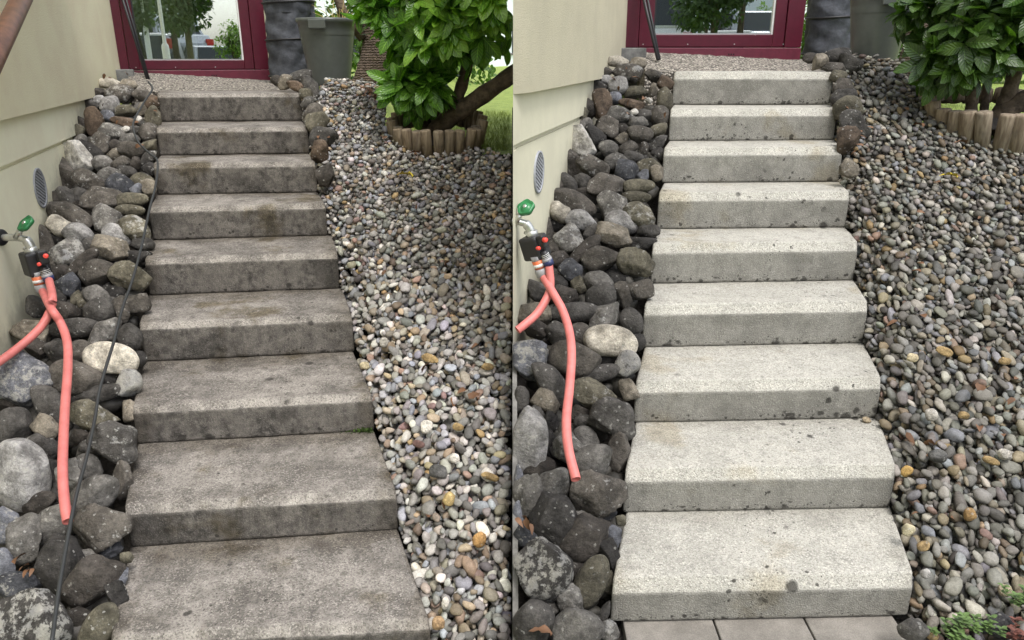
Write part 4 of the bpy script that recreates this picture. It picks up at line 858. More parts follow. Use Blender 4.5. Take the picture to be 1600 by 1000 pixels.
# ------------------------------------------------------------------ garden tap, two-way connector and hoses
def tap(k):
    L = k == 'L'; dx, dy = (0, 0) if L else (781, -25)
    y0 = on_wall('L', 3, 371)[1] + .0 if L else on_wall('R', 815, 350)[1] - .04
    if not L: y0 = 3.12
    Pt = lambda x, y, o=0.0: at_y(x + dx, y + dy, y0 - o)
    px = depth(Pt(40, 380)) / FPX
    t = empty('garden_tap', tuple(Pt(36, 375)), ('galvanised garden tap with green handwheel on the cream house wall' if L else 'galvanised garden tap with green handwheel at the corner of the dimmed cream house'), 'tap', 'garden taps')
    xs = 2 if L else 20
    if L: MB().lathe([(.001, .012), (11 * px, .012), (13 * px, .004), (13 * px, -.03)], Pt(2, 371), (1, -.1, 0), 24).build('rosette', MAT['rubber'], t, True)
    pipe = spline([Pt(xs - 12 if L else xs, 371), Pt(20, 371), Pt(32, 372), Pt(42, 376), Pt(48, 386), Pt(49, 394)], 6)
    MB().tube(pipe, [5.6 * px] * (len(pipe) - 14) + [7.2 * px] * 14, 16).build('spout', MAT['galv'], t, True)
    MB().tube([Pt(26, 372, .005), Pt(30, 363, .004), Pt(33, 357)], [5.5 * px, 4.6 * px, 3.6 * px], 14).build('bonnet', MAT['galv'], t, True)
    MB().tube([Pt(45, 392), Pt(46, 388.5)], 8.5 * px, 6).add([], []).build('collar_nut', MAT['galv'], t); MB().lathe([(7 * px, 0), (9.5 * px, .004), (9.5 * px, .03), (8 * px, .034), (6 * px, .034)], Pt(51, 397), (-.15, -.1, .95), 24).build('collar', MAT['galv'], t, True)
    # handwheel: a scalloped green disc seen from the side
    c = Pt(41, 350); ax = np.array([-.45, -.55, .75]); ax /= np.linalg.norm(ax); a = np.cross(ax, [0, 0, 1.]); a /= np.linalg.norm(a); b = np.cross(ax, a); n = 30
    prof = [(.15, .012), (.5, .010), (.62, .002), (.8, .004), (1.0, .012), (1.02, 0), (.95, -.01), (.5, -.006), (.15, -.012)]
    V = [c + ax * z + (a * math.cos(2 * math.pi * i / n) + b * math.sin(2 * math.pi * i / n)) * r * 13.5 * px * (1 + (.07 * math.cos(5 * 2 * math.pi * i / n) if r > .7 else 0)) for r, z in prof for i in range(n)]
    Fh = [(q * n + i, q * n + (i + 1) % n, (q + 1) * n + (i + 1) % n, (q + 1) * n + i) for q in range(len(prof) - 1) for i in range(n)] + [tuple(range(n))[::-1], tuple(range((len(prof) - 1) * n, len(prof) * n))]
    obj('handwheel', V, Fh, MAT['green'], t, True); MB().lathe([(.001, .016), (3 * px, .016), (3 * px, -.004)], c, ax, 10).build('spindle', MAT['galv'], t, True)
    # connector
    kx = empty('hose_connector', tuple(Pt(57, 410)), ('black two-way hose connector with red buttons hanging from the tap, cream house' if L else 'black two-way hose connector with red buttons hanging from the tap, pale stairs'), 'connector', 'two-way connectors')
    dn = np.array(Pt(66, 440)) - np.array(Pt(54, 400)); dn /= np.linalg.norm(dn); rt = np.array([.72, -.66, .2]); rt -= dn * np.dot(rt, dn); rt /= np.linalg.norm(rt); fr = np.cross(dn, rt); fr = fr if fr[1] < 0 else -fr
    bevel(MB().box(Pt(55, 411), (18 * px, 16 * px, 19 * px), (rt, fr, dn)).build('body', MAT['black'], kx), .012, 3)
    e0 = Pt(67, 424, .05)
    bevel(MB().box(Pt(66.5, 402, .05), (6.5 * px, 7 * px, 11 * px), (rt, fr, dn)).build('valve_block', MAT['black'], kx), .008, 3)
    for (qx, qy, r) in ((71.5, 400, 3.8), (61, 413, 3.0)):
        MB().lathe([(.001, .004), (r * .85 * px, .004), (r * px, .002), (r * px, -.012)], Pt(qx, qy, .085), np.array([.45, -.85, .2]), 18).build('red_button', MAT['redplastic'], kx, True)
    w0, w1 = np.array(Pt(66, 414, .045)), np.array(Pt(77, 438, .045))
    f_ = lambda u: w0 + (w1 - w0) * u
    MB().tube([f_(.1), f_(.72)], [6.2 * px, 7 * px], 18).build('outlet', MAT['black'], kx, True)
    for j, u in enumerate((.33, .43, .52)):
        MB().tube([f_(u), f_(u + .025)], 7.05 * px, 18).build('white_stripe', MAT['white'], kx, True)
    MB().tube([f_(.58), f_(.78)], 8.2 * px, 18).build('grey_nut', MAT['greyplastic'], kx, True)
    MB().tube([f_(.74), f_(1.05)], [8.6 * px, 8 * px], 18).build('blue_cap', MAT['navy'], kx, True)
    g0, g1 = np.array(Pt(56, 425, .035)), np.array(Pt(67, 457, .035)); g_ = lambda u: g0 + (g1 - g0) * u
    MB().tube([g_(0), g_(.25)], 8.6 * px, 18).build('outlet', MAT['greyplastic'], kx, True); MB().tube([g_(.2), g_(.58)], [9 * px, 8.2 * px], 18).build('orange_sleeve', MAT['orange'], kx, True)
    MB().tube([g_(.36), g_(.5)], 9.3 * px, 18).build('white_band', MAT['white'], kx, True)
    MB().tube([g_(.6), g_(.68), g_(.95), g_(1.02)], [8.6 * px, 9.8 * px, 9.3 * px, 7.5 * px], 18).build('grey_nut', MAT['greyplastic'], kx, True)
    return g_(.9), f_(.95), Pt
def hose(name, pts, rad, label, end=None):
    S = spline(pts, 8); o = MB().tube(S, rad, 14, False).build(name, MAT['coral'], None, True); tag(o, label, 'hose', 'coral garden hoses')
    t = (S[-1] - S[-2]) / np.linalg.norm(S[-1] - S[-2]); MB().lathe([(rad, 0), (rad * .72, .0005), (rad * .7, -.02), (.001, -.021)], S[-1], t, 14).build('hose_end', MAT['coral'] if end is None else MAT['dark'], o, True); return o
gL, fL, _ = tap('L'); gR, fR, _ = tap('R')
B_ = lambda k, pts: [on_bed(k, x, y, o) for x, y, o in pts]
hose('hose', [gL] + B_('L', [(80, 482, .2), (95, 505, .16), (105, 535, .14), (106, 575, .14), (102, 630, .14), (99, 690, .13), (98, 740, .13), (101, 785, .12), (106, 815, .11)]), .0175, 'coral red garden hose running straight down over the boulders, dark stairs')
hose('hose', [fL] + B_('L', [(82, 465, .22), (78, 486, .17), (66, 508, .14), (48, 527, .13), (25, 546, .12), (2, 563, .12), (-30, 585, .1)]), .0175, 'short coral red hose curving away left along the cream house')
hose('hose', [gR] + B_('R', [(869, 466, .17), (880, 487, .15), (890, 520, .14), (893, 555, .14), (890, 605, .13), (885, 655, .13), (888, 700, .13), (900, 749, .12)]), .017, 'coral red hose ending beside the steps, hanging over boulders, pale stairs')
hb = B_('R', [(860, 448, .17), (852, 470, .14), (838, 491, .12), (820, 507, .11), (806, 516, .1)]); hose('hose', [fR] + [np.array([max(q[0], .022), q[1], q[2]]) for q in hb], .017, 'short coral red hose curving left below the tap, pale stairs')

# ------------------------------------------------------------------ cable, poles, handrail
cb = [(232, 128, .10), (238, 139, .09), (226, 158, .09), (211, 185, .09), (208, 200, .09), (216, 222, .1), (234, 240, .1), (246, 252, .09), (243, 290, .1), (234, 325, .1), (221, 385, .1), (206, 440, .1), (191, 482, .1), (179, 530, .12), (165, 575, .12), (155, 612, .11), (148, 655, .11), (135, 715, .12), (120, 770, .13), (106, 840, .14), (93, 915, .15), (80, 1010, .17)]
tag(MB().tube(spline(B_('L', cb), 6), .0065, 8).build('cable', MAT['cable'], None, True), 'thin black cable trailing down the boulders beside the dark stairs', 'cable')
for k, a, b, lab in (('L', (231, 126), (189, -10), 'cream house'), ('R', (1028, 93), (1004, -10), 'dimmed cream house')):
    h = HI[k]; B3 = np.array([*h['B'], 0]); lo = hit(*a, h['n3'], B3 + h['n3'] * .45); hi = hit(*b, h['n3'], B3 + h['n3'] * .12); d = hi - lo
    for j, (w, r) in enumerate(((0, .012), (.02, .009))):
        o = MB().tube([lo + h['u3'] * w * .6, lo + d * 1.6 + h['u3'] * w * 1.8], r, 10).build('pole', MAT['rubber'], None, True)
        tag(o, f"{'thicker' if j == 0 else 'thinner'} black pole of the pair leaning by the red door of the {lab}", 'pole', 'leaning black poles')
p0, p1 = on_wall('L', 52, -40, .14), on_wall('L', -34, 140, .14)
hr = empty('handrail', tuple((p0 + p1) / 2), 'brown metal tube handrail sloping along the cream house wall', 'handrail')
dr = p1 - p0; MB().tube([p0 - dr * .8, p1 + dr * 1.2], .046, 18).build('rail', MAT['brown_metal'], hr, True)
for u in (-.3, 1.6):
    q = p0 + dr * u; MB().tube([q, q - np.array([0, 0, .06]), q - WN['L'] * .16 - np.array([0, 0, .06])], .012, 8).build('bracket', MAT['brown_metal'], hr, True)

# ------------------------------------------------------------------ pots, garden bags, tree trunks
def bin_(k, base, hw0, hw1, top, y, label):
    p = at_y(*base, y); s = depth(p) / FPX; H_ = (base[1] - top) * s * 1.02; r0, r1 = hw0 * s, hw1 * s
    b = empty('plastic_bin', tuple(p), label, 'bin', 'grey plastic bins')
    b_ = MB().lathe([(.001, 0), (r0 * .96, 0), (r0, .01)] + [(r0 + (r1 - r0) * u, .01 + (H_ - .05) * u) for u in np.linspace(.05, 1, 8)] + [(r1 * 1.04, H_ - .035), (r1 * 1.06, H_ - .015), (r1 * 1.045, H_), (r1 * .99, H_ - .002), (r1 * .97, H_ - .03), (r0 * .97, .1)], p, n=56).build('body', MAT['bin'], b, True)
    MB().lathe([(.001, .02), (r1 * .5, .0), (r1 * .955, -.01)], p + [0, 0, H_ - .12], n=32).build('soil', MAT['soil'], b, True)
    for a in (-.75, math.pi - .75):
        c = p + np.array([math.cos(a - .9) * r1 * 1.0, math.sin(a - .9) * r1 * 1.0, H_ - .05]); e = np.array([math.cos(a - .9), math.sin(a - .9), 0]); tt = np.array([-e[1], e[0], 0])
        bevel(MB().box(c + e * .015, (.012, .07, .035), (e, tt, (0, 0, 1))).build('grip', MAT['bin'], b), .006, 2)
    return p, H_, r1
pL, hL, rL = bin_('L', (517, 134), 30, 43, 38, 6.75, 'grey plastic bin with dry straw beside the cream house door')
pR, hR, rR = bin_('R', (1363, 104), 32, 45, 0, 5.55, 'grey plastic bin beside the dimmed cream house door')
def straw(p, H_, r, dx, name, label):
    rs = np.random.RandomState(8); c = p + np.array([dx, -.02, H_ - .1]); m = MB()
    for j in range(26):
        a = rs.uniform(0, 6.28); L_ = rs.uniform(.12, .42); e = rs.uniform(.1, .8); d = np.array([math.cos(a) * e, math.sin(a) * e, 1 - .5 * e]); q0 = c + rs.normal(size=3) * [.04, .04, 0]
        m.tube([q0, q0 + d * L_ * .55, q0 + d * L_ + np.array([0, 0, -.25 * L_ * e])], [.0035, .003, .001], 5)
    tag(m.build(name, MAT['straw'], None, True), label, 'dry plant', 'dry plants in the bins')
straw(pL, hL, rL, .1, 'dry_plant', 'straw-yellow dry plant in the grey bin, cream house'); straw(pR, hR, rR, .08, 'dry_plant', 'straw-yellow dry plant in the grey bin, dimmed cream house')
def garden_bag(k, base, hw, top, y, label):
    p = at_y(*base, y); s = depth(p) / FPX; H_ = (base[1] - top) * s; r = hw * s; rs = np.random.RandomState(5)
    g = empty('garden_bag', tuple(p), label, 'garden bag', 'pop-up garden bags'); n, m = 72, 44; V = []
    for j in range(m + 1):
        u = j / m; rr = r * (1 - .05 * math.sin(math.pi * ((u * 2) % 1)) ** 2)
        for i in range(n):
            a = 2 * math.pi * i / n; w = .018 * math.sin(5 * a + 9 * u + 2 * math.sin(3 * u * 4)) * math.sin(math.pi * ((u * 2) % 1)) + .012 * math.sin(11 * a - 14 * u)* math.sin(math.pi * ((u * 2) % 1)) + .01 * math.sin(3 * a + 25 * u)
            V.append(p + np.array([math.cos(a) * (rr + w * r * 2), math.sin(a) * (rr + w * r * 2), H_ * u]))
    F = [(j * n + i, j * n + (i + 1) % n, (j + 1) * n + (i + 1) % n, (j + 1) * n + i) for j in range(m) for i in range(n)]
    obj('fabric', V, F, MAT['bag'], g, True)
    for u in (.03, .5, .97):
        ring = [p + np.array([math.cos(a) * r * 1.015, math.sin(a) * r * 1.015, H_ * u + .012 * math.sin(a * 1 + 1)]) for a in np.linspace(0, 2 * math.pi, 49)]
        MB().tube(ring, .009, 8, False).build('hoop', MAT['rubber'], g, True)
    MB().lathe([(.001, H_ * .85), (r * .96, H_ * .83)], p, n=32).build('filling', MAT['soil'], g, True)
    return p, H_, r
bL = garden_bag('L', (461, 120), 38, 9, 7.25, 'slate grey pop-up garden bag between door and bin, cream house'); bR = garden_bag('R', (1291, 86), 36, -24, 6.35, 'slate grey pop-up garden bag between door and bin, dimmed cream house')
def trunk_ring(k, pts, y, label, leanback=0):
    P = [at_y(px, py, y + j * leanback) for j, (px, py, r) in enumerate(pts)]; s = depth(P[0]) / FPX; S = spline(P, 8); rr = np.interp(np.linspace(0, 1, len(S)), np.linspace(0, 1, len(pts)), [r * s for _, _, r in pts])
    P[0][2] -= .0
    t = empty('tree', tuple(P[0]), label, 'tree', 'trees behind the bins'); n = 28; V = []
    for i, p in enumerate(S):
        for q in range(n):
            a = 2 * math.pi * q / n; w = 1 + .05 * math.sin(3 * a + i * .3) + .03 * math.sin(7 * a + i * 1.7) + (.03 if i % 2 else -.02); V.append(p + np.array([math.cos(a), math.sin(a), 0]) * rr[i] * w)
    F = [(i * n + q, i * n + (q + 1) % n, (i + 1) * n + (q + 1) % n, (i + 1) * n + q) for i in range(len(S) - 1) for q in range(n)]
    obj('trunk', V, F, MAT['ringbark'], t, True); return t, P
tL, tLp = trunk_ring('L', [(572, 146, 30), (577, 128, 26), (590, 82, 24), (588, 40, 22), (578, 0, 19), (565, -60, 17), (560, -160, 14)], 7.5, 'tree with ringed brown bark rising behind the bin, cream house')
tR, tRp = trunk_ring('R', [(1426, 116, 30), (1430, 98, 27), (1446, 50, 26), (1452, 0, 24), (1450, -80, 20), (1445, -180, 16)], 6.1, 'tree with ringed brown bark rising behind the bin, dimmed cream house')
MB().tube([at_y(568, 60, 7.45), at_y(535, 18, 7.4), at_y(520, -30, 7.4)], [.05, .045, .04], 12).build('limb', MAT['trunkwood'], tL, True)

# ------------------------------------------------------------------ laurel shrubs in their rings of round wood
LG = [grid_leaf(1, .5, .22, .22, 4, 9, 0, 1.1), grid_leaf(1, .5, .15, .35, 4, 9, .01, 1.15), grid_leaf(1, .48, .3, .12, 4, 9, 0, 1.0), grid_leaf(1, .47, .1, .5, 4, 9, .015, 1.2), grid_leaf(1, .46, .35, .28, 4, 9, 0, 1.1)]
def shrub(k, lobes, stems, y, seed, nwh, label, xclip=None):
    rs = np.random.RandomState(seed); c0 = RINGS[k][0]; sh = empty('laurel_shrub', tuple(c0), label, 'shrub', 'laurel shrubs'); sc = depth(c0) / FPX
    for pts in stems:
        P = [at_y(px, py, c0[1] + dy) for px, py, r, dy in pts]; S = spline(P, 6); rr = np.interp(np.linspace(0, 1, len(S)), np.linspace(0, 1, len(pts)), [q[2] * sc for q in pts]); m = MB()
        rr = [r * (1 + .07 * math.sin(i * 1.9)) for i, r in enumerate(rr)]; m.tube(S, rr, 16).build('stem', MAT['trunkwood'], sh, True)
    items = []; w = np.array([l[4] for l in lobes], float); w /= w.sum()
    for _ in range(nwh):
        px, py, rx, ry, _w, dy = lobes[rs.choice(len(lobes), p=w)]; d = rs.normal(size=3); d /= np.linalg.norm(d)
        if d[1] > .35 and rs.rand() < .7: d[1] *= -1
        C = at_y(px, py, c0[1] + dy); q = C + d * np.array([rx, .85 * (rx + ry) / 2, ry]) * sc * rs.uniform(.72, 1.05)
        ax = d * .75 + np.array([0, -.15, .35]) + rs.normal(size=3) * .25; ax /= np.linalg.norm(ax); n = rs.randint(5, 9); a0 = rs.uniform(0, 6.28); b = np.cross(ax, [.3, .8, .5]); b /= np.linalg.norm(b); c = np.cross(ax, b)
        for j in range(n):
            a = a0 + j * 2.4; ra = b * math.cos(a) + c * math.sin(a); e = rs.uniform(.1, .75); dr = ax * e + ra * (1 - .3 * e) + np.array([0, 0, -.4 * rs.rand()]); L_ = rs.uniform(.1, .2) * (1 if k == 'L' else .88)
            up = ax * .8 + np.array([0, -.1, .6]) + rs.normal(size=3) * .32; p = q + ra * .012
            tipx = (p + dr / np.linalg.norm(dr) * L_)[0]
            if xclip is not None and max(p[0], tipx) > xclip: continue
            items.append((p, frame(dr, up), L_, rs.randint(len(LG))))
    vis = [i for i, it in enumerate(items) if -40 < pix(it[0])[1] < 260]; vis.sort(key=lambda i: depth(items[i][0])); near = set(vis[:285])
    ms = [leaf_me('leaf', g, MAT['leaf_' + k]) for g in LG]
    for i in near:
        p, Q, L_, g = items[i]; o = bpy.data.objects.new('leaf', ms[g]); COL.objects.link(o); o.matrix_local = Matrix.Translation(Vector(p)) @ Matrix(Q.tolist()).to_4x4() @ Matrix.Scale(L_, 4); adopt(o, sh)
    o = leaf_cloud('foliage', [it for i, it in enumerate(items) if i not in near], LG, MAT['leaf_' + k], sh); o['kind'] = 'stuff'
    print('leaves', k, len(items))
    # ring of round palisade wood
    c, rad = RINGS[k]; rg = empty('log_edging', tuple(c), ('ring of short round logs around the laurel, dark stairs' if k == 'L' else 'ring of short round logs around the laurel, pale stairs'), 'log edging', 'round wood edgings'); N = 26
    for i in range(N):
        a = 2 * math.pi * i / N; x, yy = c[0] + rad * math.cos(a), c[1] + rad * math.sin(a)
        if k == 'L' and x > -.05: continue
        zb = bed_z(k, x, yy, -.12); zb = min(zb, c[2] + .05); zt = max(c[2], min(bed_z(k, x, yy, 0), c[2] + .1)) + (.03 if k == 'L' else .02) + rs.uniform(-.012, .012); r = rad * math.pi / N * rs.uniform(1.0, 1.1); tl = np.array([math.cos(a) * .03 + rs.normal() * .012, math.sin(a) * .03, 0])
        p0, p1 = np.array([x, yy, zb]), np.array([x, yy, zt]) + tl
        MB().tube([p0, p0 + (p1 - p0) * .95, p1 - (p1 - p0) * .01, p1], [r, r, r * .95, r * .8], 12).build('log', MAT['log'], rg, True)
    MB().lathe([(.001, .05), (rad * .5, .04), (rad * .97, 0)], np.array([c[0], c[1], c[2] - .07]), n=24).build('bed_soil', MAT['soil'], rg, True)
    return sh
shrub('L', [(735, -5, 95, 75, 4, -.1), (650, 35, 52, 55, 2, .1), (688, 48, 52, 38, 2.2, -.15), (637, 132, 30, 26, 1.3, -.1), (668, 136, 20, 20, .8, -.15), (780, 18, 45, 34, 1.6, -.25), (595, 12, 28, 25, .8, .1), (760, -70, 110, 60, 2, 0)],
      [[(672, 222, 16, 0), (690, 195, 14, 0), (735, 162, 13.5, -.05), (800, 116, 12, -.1), (850, 70, 10, -.1)], [(680, 215, 12, 0), (700, 182, 10.5, .02), (716, 150, 9.5, 0), (730, 100, 8.5, 0), (740, 30, 6, 0)], [(662, 215, 10, .05), (664, 180, 9, .05), (668, 150, 8, .05), (660, 90, 6, .1)], [(676, 212, 6, .08), (683, 165, 5, .1), (690, 120, 4, .1)]],
      0, 21, 230, 'glossy green laurel shrub in a log ring beside the dark stairs', -.004)
shrub('R', [(1570, 5, 85, 60, 4, -.1), (1480, 20, 56, 45, 2, .1), (1530, 62, 56, 36, 2.4, -.15), (1472, 98, 28, 26, 1.2, -.1), (1506, 102, 26, 24, 1.0, -.15), (1605, 45, 42, 36, 1.6, -.2), (1434, 8, 24, 22, .8, .1), (1600, -60, 120, 60, 2, 0), (1650, 20, 60, 50, 1.2, 0)],
      [[(1545, 205, 17, 0), (1565, 180, 15, 0), (1610, 150, 14, -.05), (1670, 110, 12, -.1)], [(1552, 200, 13, 0), (1568, 165, 12, .02), (1580, 135, 11, 0), (1592, 80, 9, 0), (1600, 10, 6, 0)], [(1516, 200, 10, .05), (1518, 165, 9, .05), (1522, 135, 8, .05), (1515, 80, 6, .1)], [(1535, 195, 7, .08), (1540, 150, 6, .1), (1545, 100, 4, .1)]],
      0, 22, 230, 'dimmed green laurel shrub in a log ring beside the pale stairs')

# ------------------------------------------------------------------ hedges, grass, far house
HG = [grid_leaf(1, .6, .2, .25, 2, 4), grid_leaf(1, .5, .3, .4, 2, 4)]
def cloud(name, C, rad, n, L_, mat, label, cat, group=None, seed=1, trunk=None, xmax=None):
    rs = np.random.RandomState(seed); C = np.array(C, float); it = []
    e = empty(name, (C[0], C[1], C[2] - rad[2]), label, cat, group)
    lob = [(C + rs.normal(size=3) * np.array(rad) * .42, rs.uniform(.4, .7)) for _ in range(9)]
    for _ in range(n):
        c, f = lob[rs.randint(9)]; d = rs.normal(size=3); d /= np.linalg.norm(d); p = c + d * np.array(rad) * f * rs.uniform(.7, 1.05)
        if xmax is not None and p[0] > xmax: continue
        q = d + rs.normal(size=3) * .7 + np.array([0, 0, -.3]); it.append((p, frame(q, d + np.array([0, 0, .8]) + rs.normal(size=3) * .3), L_ * rs.uniform(.6, 1.2), rs.randint(2)))
    o = leaf_cloud('crown', it, HG, mat, e); o['kind'] = 'stuff'
    zb = C[2] - rad[2] - (trunk or .3)
    MB().tube([(C[0], C[1], zb), (C[0] + .03, C[1], C[2] - rad[2] * .4), (C[0], C[1], C[2] + rad[2] * .3)], [.09 if trunk else .05, .07 if trunk else .04, .02], 10).build('trunk', MAT['trunkwood'], e, True)
    if trunk:
        for j in range(5):
            a = j * 1.3; MB().tube([(C[0], C[1], C[2] - rad[2] * .7), (C[0] + math.cos(a) * rad[0] * .3, C[1] + math.sin(a) * rad[1] * .3, C[2] - rad[2] * .1), (C[0] + math.cos(a) * rad[0] * .55, C[1] + math.sin(a) * rad[1] * .55, C[2] + rad[2] * .35)], [.05, .035, .015], 8).build('limb', MAT['trunkwood'], e, True)
    return e
cloud('hedge_bush', at_y(455, -8, 8.6), (.75, .5, .75), 1500, .1, MAT['hedgeleaf'], 'light green hedge bush behind the garden bag, cream house', 'bush', 'bushes behind the garden', 31)
cloud('hedge_bush', at_y(560, 20, 9.0), (.6, .5, .7), 1000, .1, MAT['hedgeleaf'], 'light green hedge bush behind the tree trunk, cream house', 'bush', 'bushes behind the garden', 32)
cloud('hedge_bush', at_y(1262, 30, 7.9), (.35, .4, .8), 900, .09, MAT['hedgeleaf'], 'green hedge bush close behind the garden bag, dimmed cream house', 'bush', 'bushes behind the garden', 33)
cloud('hedge_bush', at_y(1400, 15, 8.4), (.7, .5, .8), 1200, .1, MAT['hedgeleaf'], 'green hedge bush behind the tree trunk, dimmed cream house', 'bush', 'bushes behind the garden', 34)
for j, (px, py, y, rx, rz, xm) in enumerate(((620, 100, 17, 1.6, 1.2, None), (720, 85, 19, 1.5, 1.3, -.4), (1500, 70, 16, 1.8, 1.3, None), (1590, 75, 15, 1.7, 1.2, None))):
    cloud('garden_shrub', at_y(px, py, y), (rx, .9, rz), 1600, .16, MAT['hedgeleaf'], ['sunlit shrub at the far edge of the lawn, left of the laurel trunks', 'sunlit shrub far behind the laurel of the dark stairs', 'sunlit shrub far behind the laurel of the pale stairs', 'sunlit shrub at the right edge beyond the far lawn'][j], 'shrub', 'shrubs beyond the lawn', 40 + j, xmax=xm)
def blades():
    rs = np.random.RandomState(3); V = []; F = []; n = 0
    for k, x0, x1, y0, y1, N in (('L', -1.1, -.02, 5.6, 9, 6000), ('R', 2.6, 4.6, 4.9, 9, 8000)):
        for _ in range(N):
            x, y = rs.uniform(x0, x1), y0 + (y1 - y0) * rs.rand() ** 1.6
            if k == 'L' and x > -.02: continue
            z = lawn_z(x, y) - .01; h_ = rs.uniform(.03, .07); a = rs.uniform(0, 6.28); l = rs.normal(size=2) * .02
            V += [(x - .003 * math.cos(a), y - .003 * math.sin(a), z), (x + .003 * math.cos(a), y + .003 * math.sin(a), z), (x + l[0], y + l[1], z + h_)]; F.append((n, n + 1, n + 2)); n += 3
    return tag(big_mesh('grass', V, F, MAT['grass']), kind='stuff')
blades()
fh = empty('far_house', (3, 42, .5), 'white house far beyond the lawn', 'house')
MB().prism([(-14, 40), (24, 40), (24, 48), (-14, 48)], 0, 5.5).build('wall', MAT['wallpale'], fh); MB().prism([(-14.5, 39.5), (24.5, 39.5), (24.5, 48.5), (-14.5, 48.5)], 5.51, 5.9).build('roof', MAT['kerb'], fh)
for j in range(9):
    x = -12 + j * 4.2; w = MB().box((x, 39.985, 2.6), (.6, .02, .75)).build('window', MAT['carglass'], fh); MB().box((x, 39.97, 1.8), (.7, .04, .05)).build('sill', MAT['kerb'], w)

# ------------------------------------------------------------------ pavers, weeds and stones at the foot of the pale stairs
zp = ST['R']['zb']
o = tag(MB().prism([(.28, 1.2), (1.5, 1.2), (1.5, 2.12), (.28, 2.12)], -.3, zp - .045).build('pavement', MAT['soil']), kind='structure')
xs = [hit(q, 985, (0, 0, 1), (0, 0, zp))[0] for q in (975, 1121, 1267, 1412)]
for j in range(3):
    for r in range(2):
        sh_ = .0 if r == 0 else .15; bevel(MB().box(((xs[j] + xs[j + 1]) / 2 - sh_, 1.93 - r * .33, zp - .026), ((xs[j + 1] - xs[j]) / 2 - .003, .162, .024)).build('paver', MAT['paver'], o), .004, 2)
def weed(px, py, n, R_, mat, label, seed, off=.01):
    rs = np.random.RandomState(seed); c = on_bed('R', px, py, off); e = empty('stonecrop', tuple(c), label, 'weed', 'weeds in the gravel'); it = []
    for _ in range(n):
        q = c + rs.normal(size=3) * [R_, R_ * .7, 0]; h_ = rs.uniform(.02, .07); ax = np.array([rs.normal() * .3, rs.normal() * .3, 1])
        for j in range(11):
            a = j * 2.4; d = np.array([math.cos(a), math.sin(a), .55]); it.append((q + ax * h_ * (j / 11 * .6 + .4), frame(d, np.array([0, 0, 1.])), rs.uniform(.014, .026), 0))
    o = leaf_cloud('shoots', it, HG, mat, e); o['kind'] = 'stuff'; return e
weed(1480, 998, 10, .028, MAT['weed'], 'low green stonecrop cushion left of the dark slab at the foot of the gravel', 1); weed(1532, 988, 10, .025, MAT['weed'], 'small tuft of green weeds between pebbles in the lower right corner', 2)
weed(1600, 948, 10, .02, MAT['weed'], 'green weed growing at the right edge of the gravel', 3); weed(1584, 1006, 6, .02, MAT['weedred'], 'reddish stonecrop in the lower right corner', 4)
pebble('R', 1563, 978, 22, 20, 30, (.05, .05, .055), 'dark angular slab among the weeds, lower right corner', .0, 'stone')
rs_ = np.random.RandomState(6); mc = on_bed('L', 576, 680, -.11); it = []
for _ in range(160):
    q = np.array(ST['L']['steps'][6][3:5] + [ST['L']['steps'][7][0]]) + np.array([-abs(rs_.normal()) * .06 - .01, -abs(rs_.normal()) * .012, rs_.uniform(0, .015)]); it.append((q, frame(rs_.normal(size=3) + [0, 0, 1.2], np.array([.1, 1., .2])), rs_.uniform(.008, .016), 0))
tag(leaf_cloud('moss', it, HG, MAT['moss']), kind='stuff')

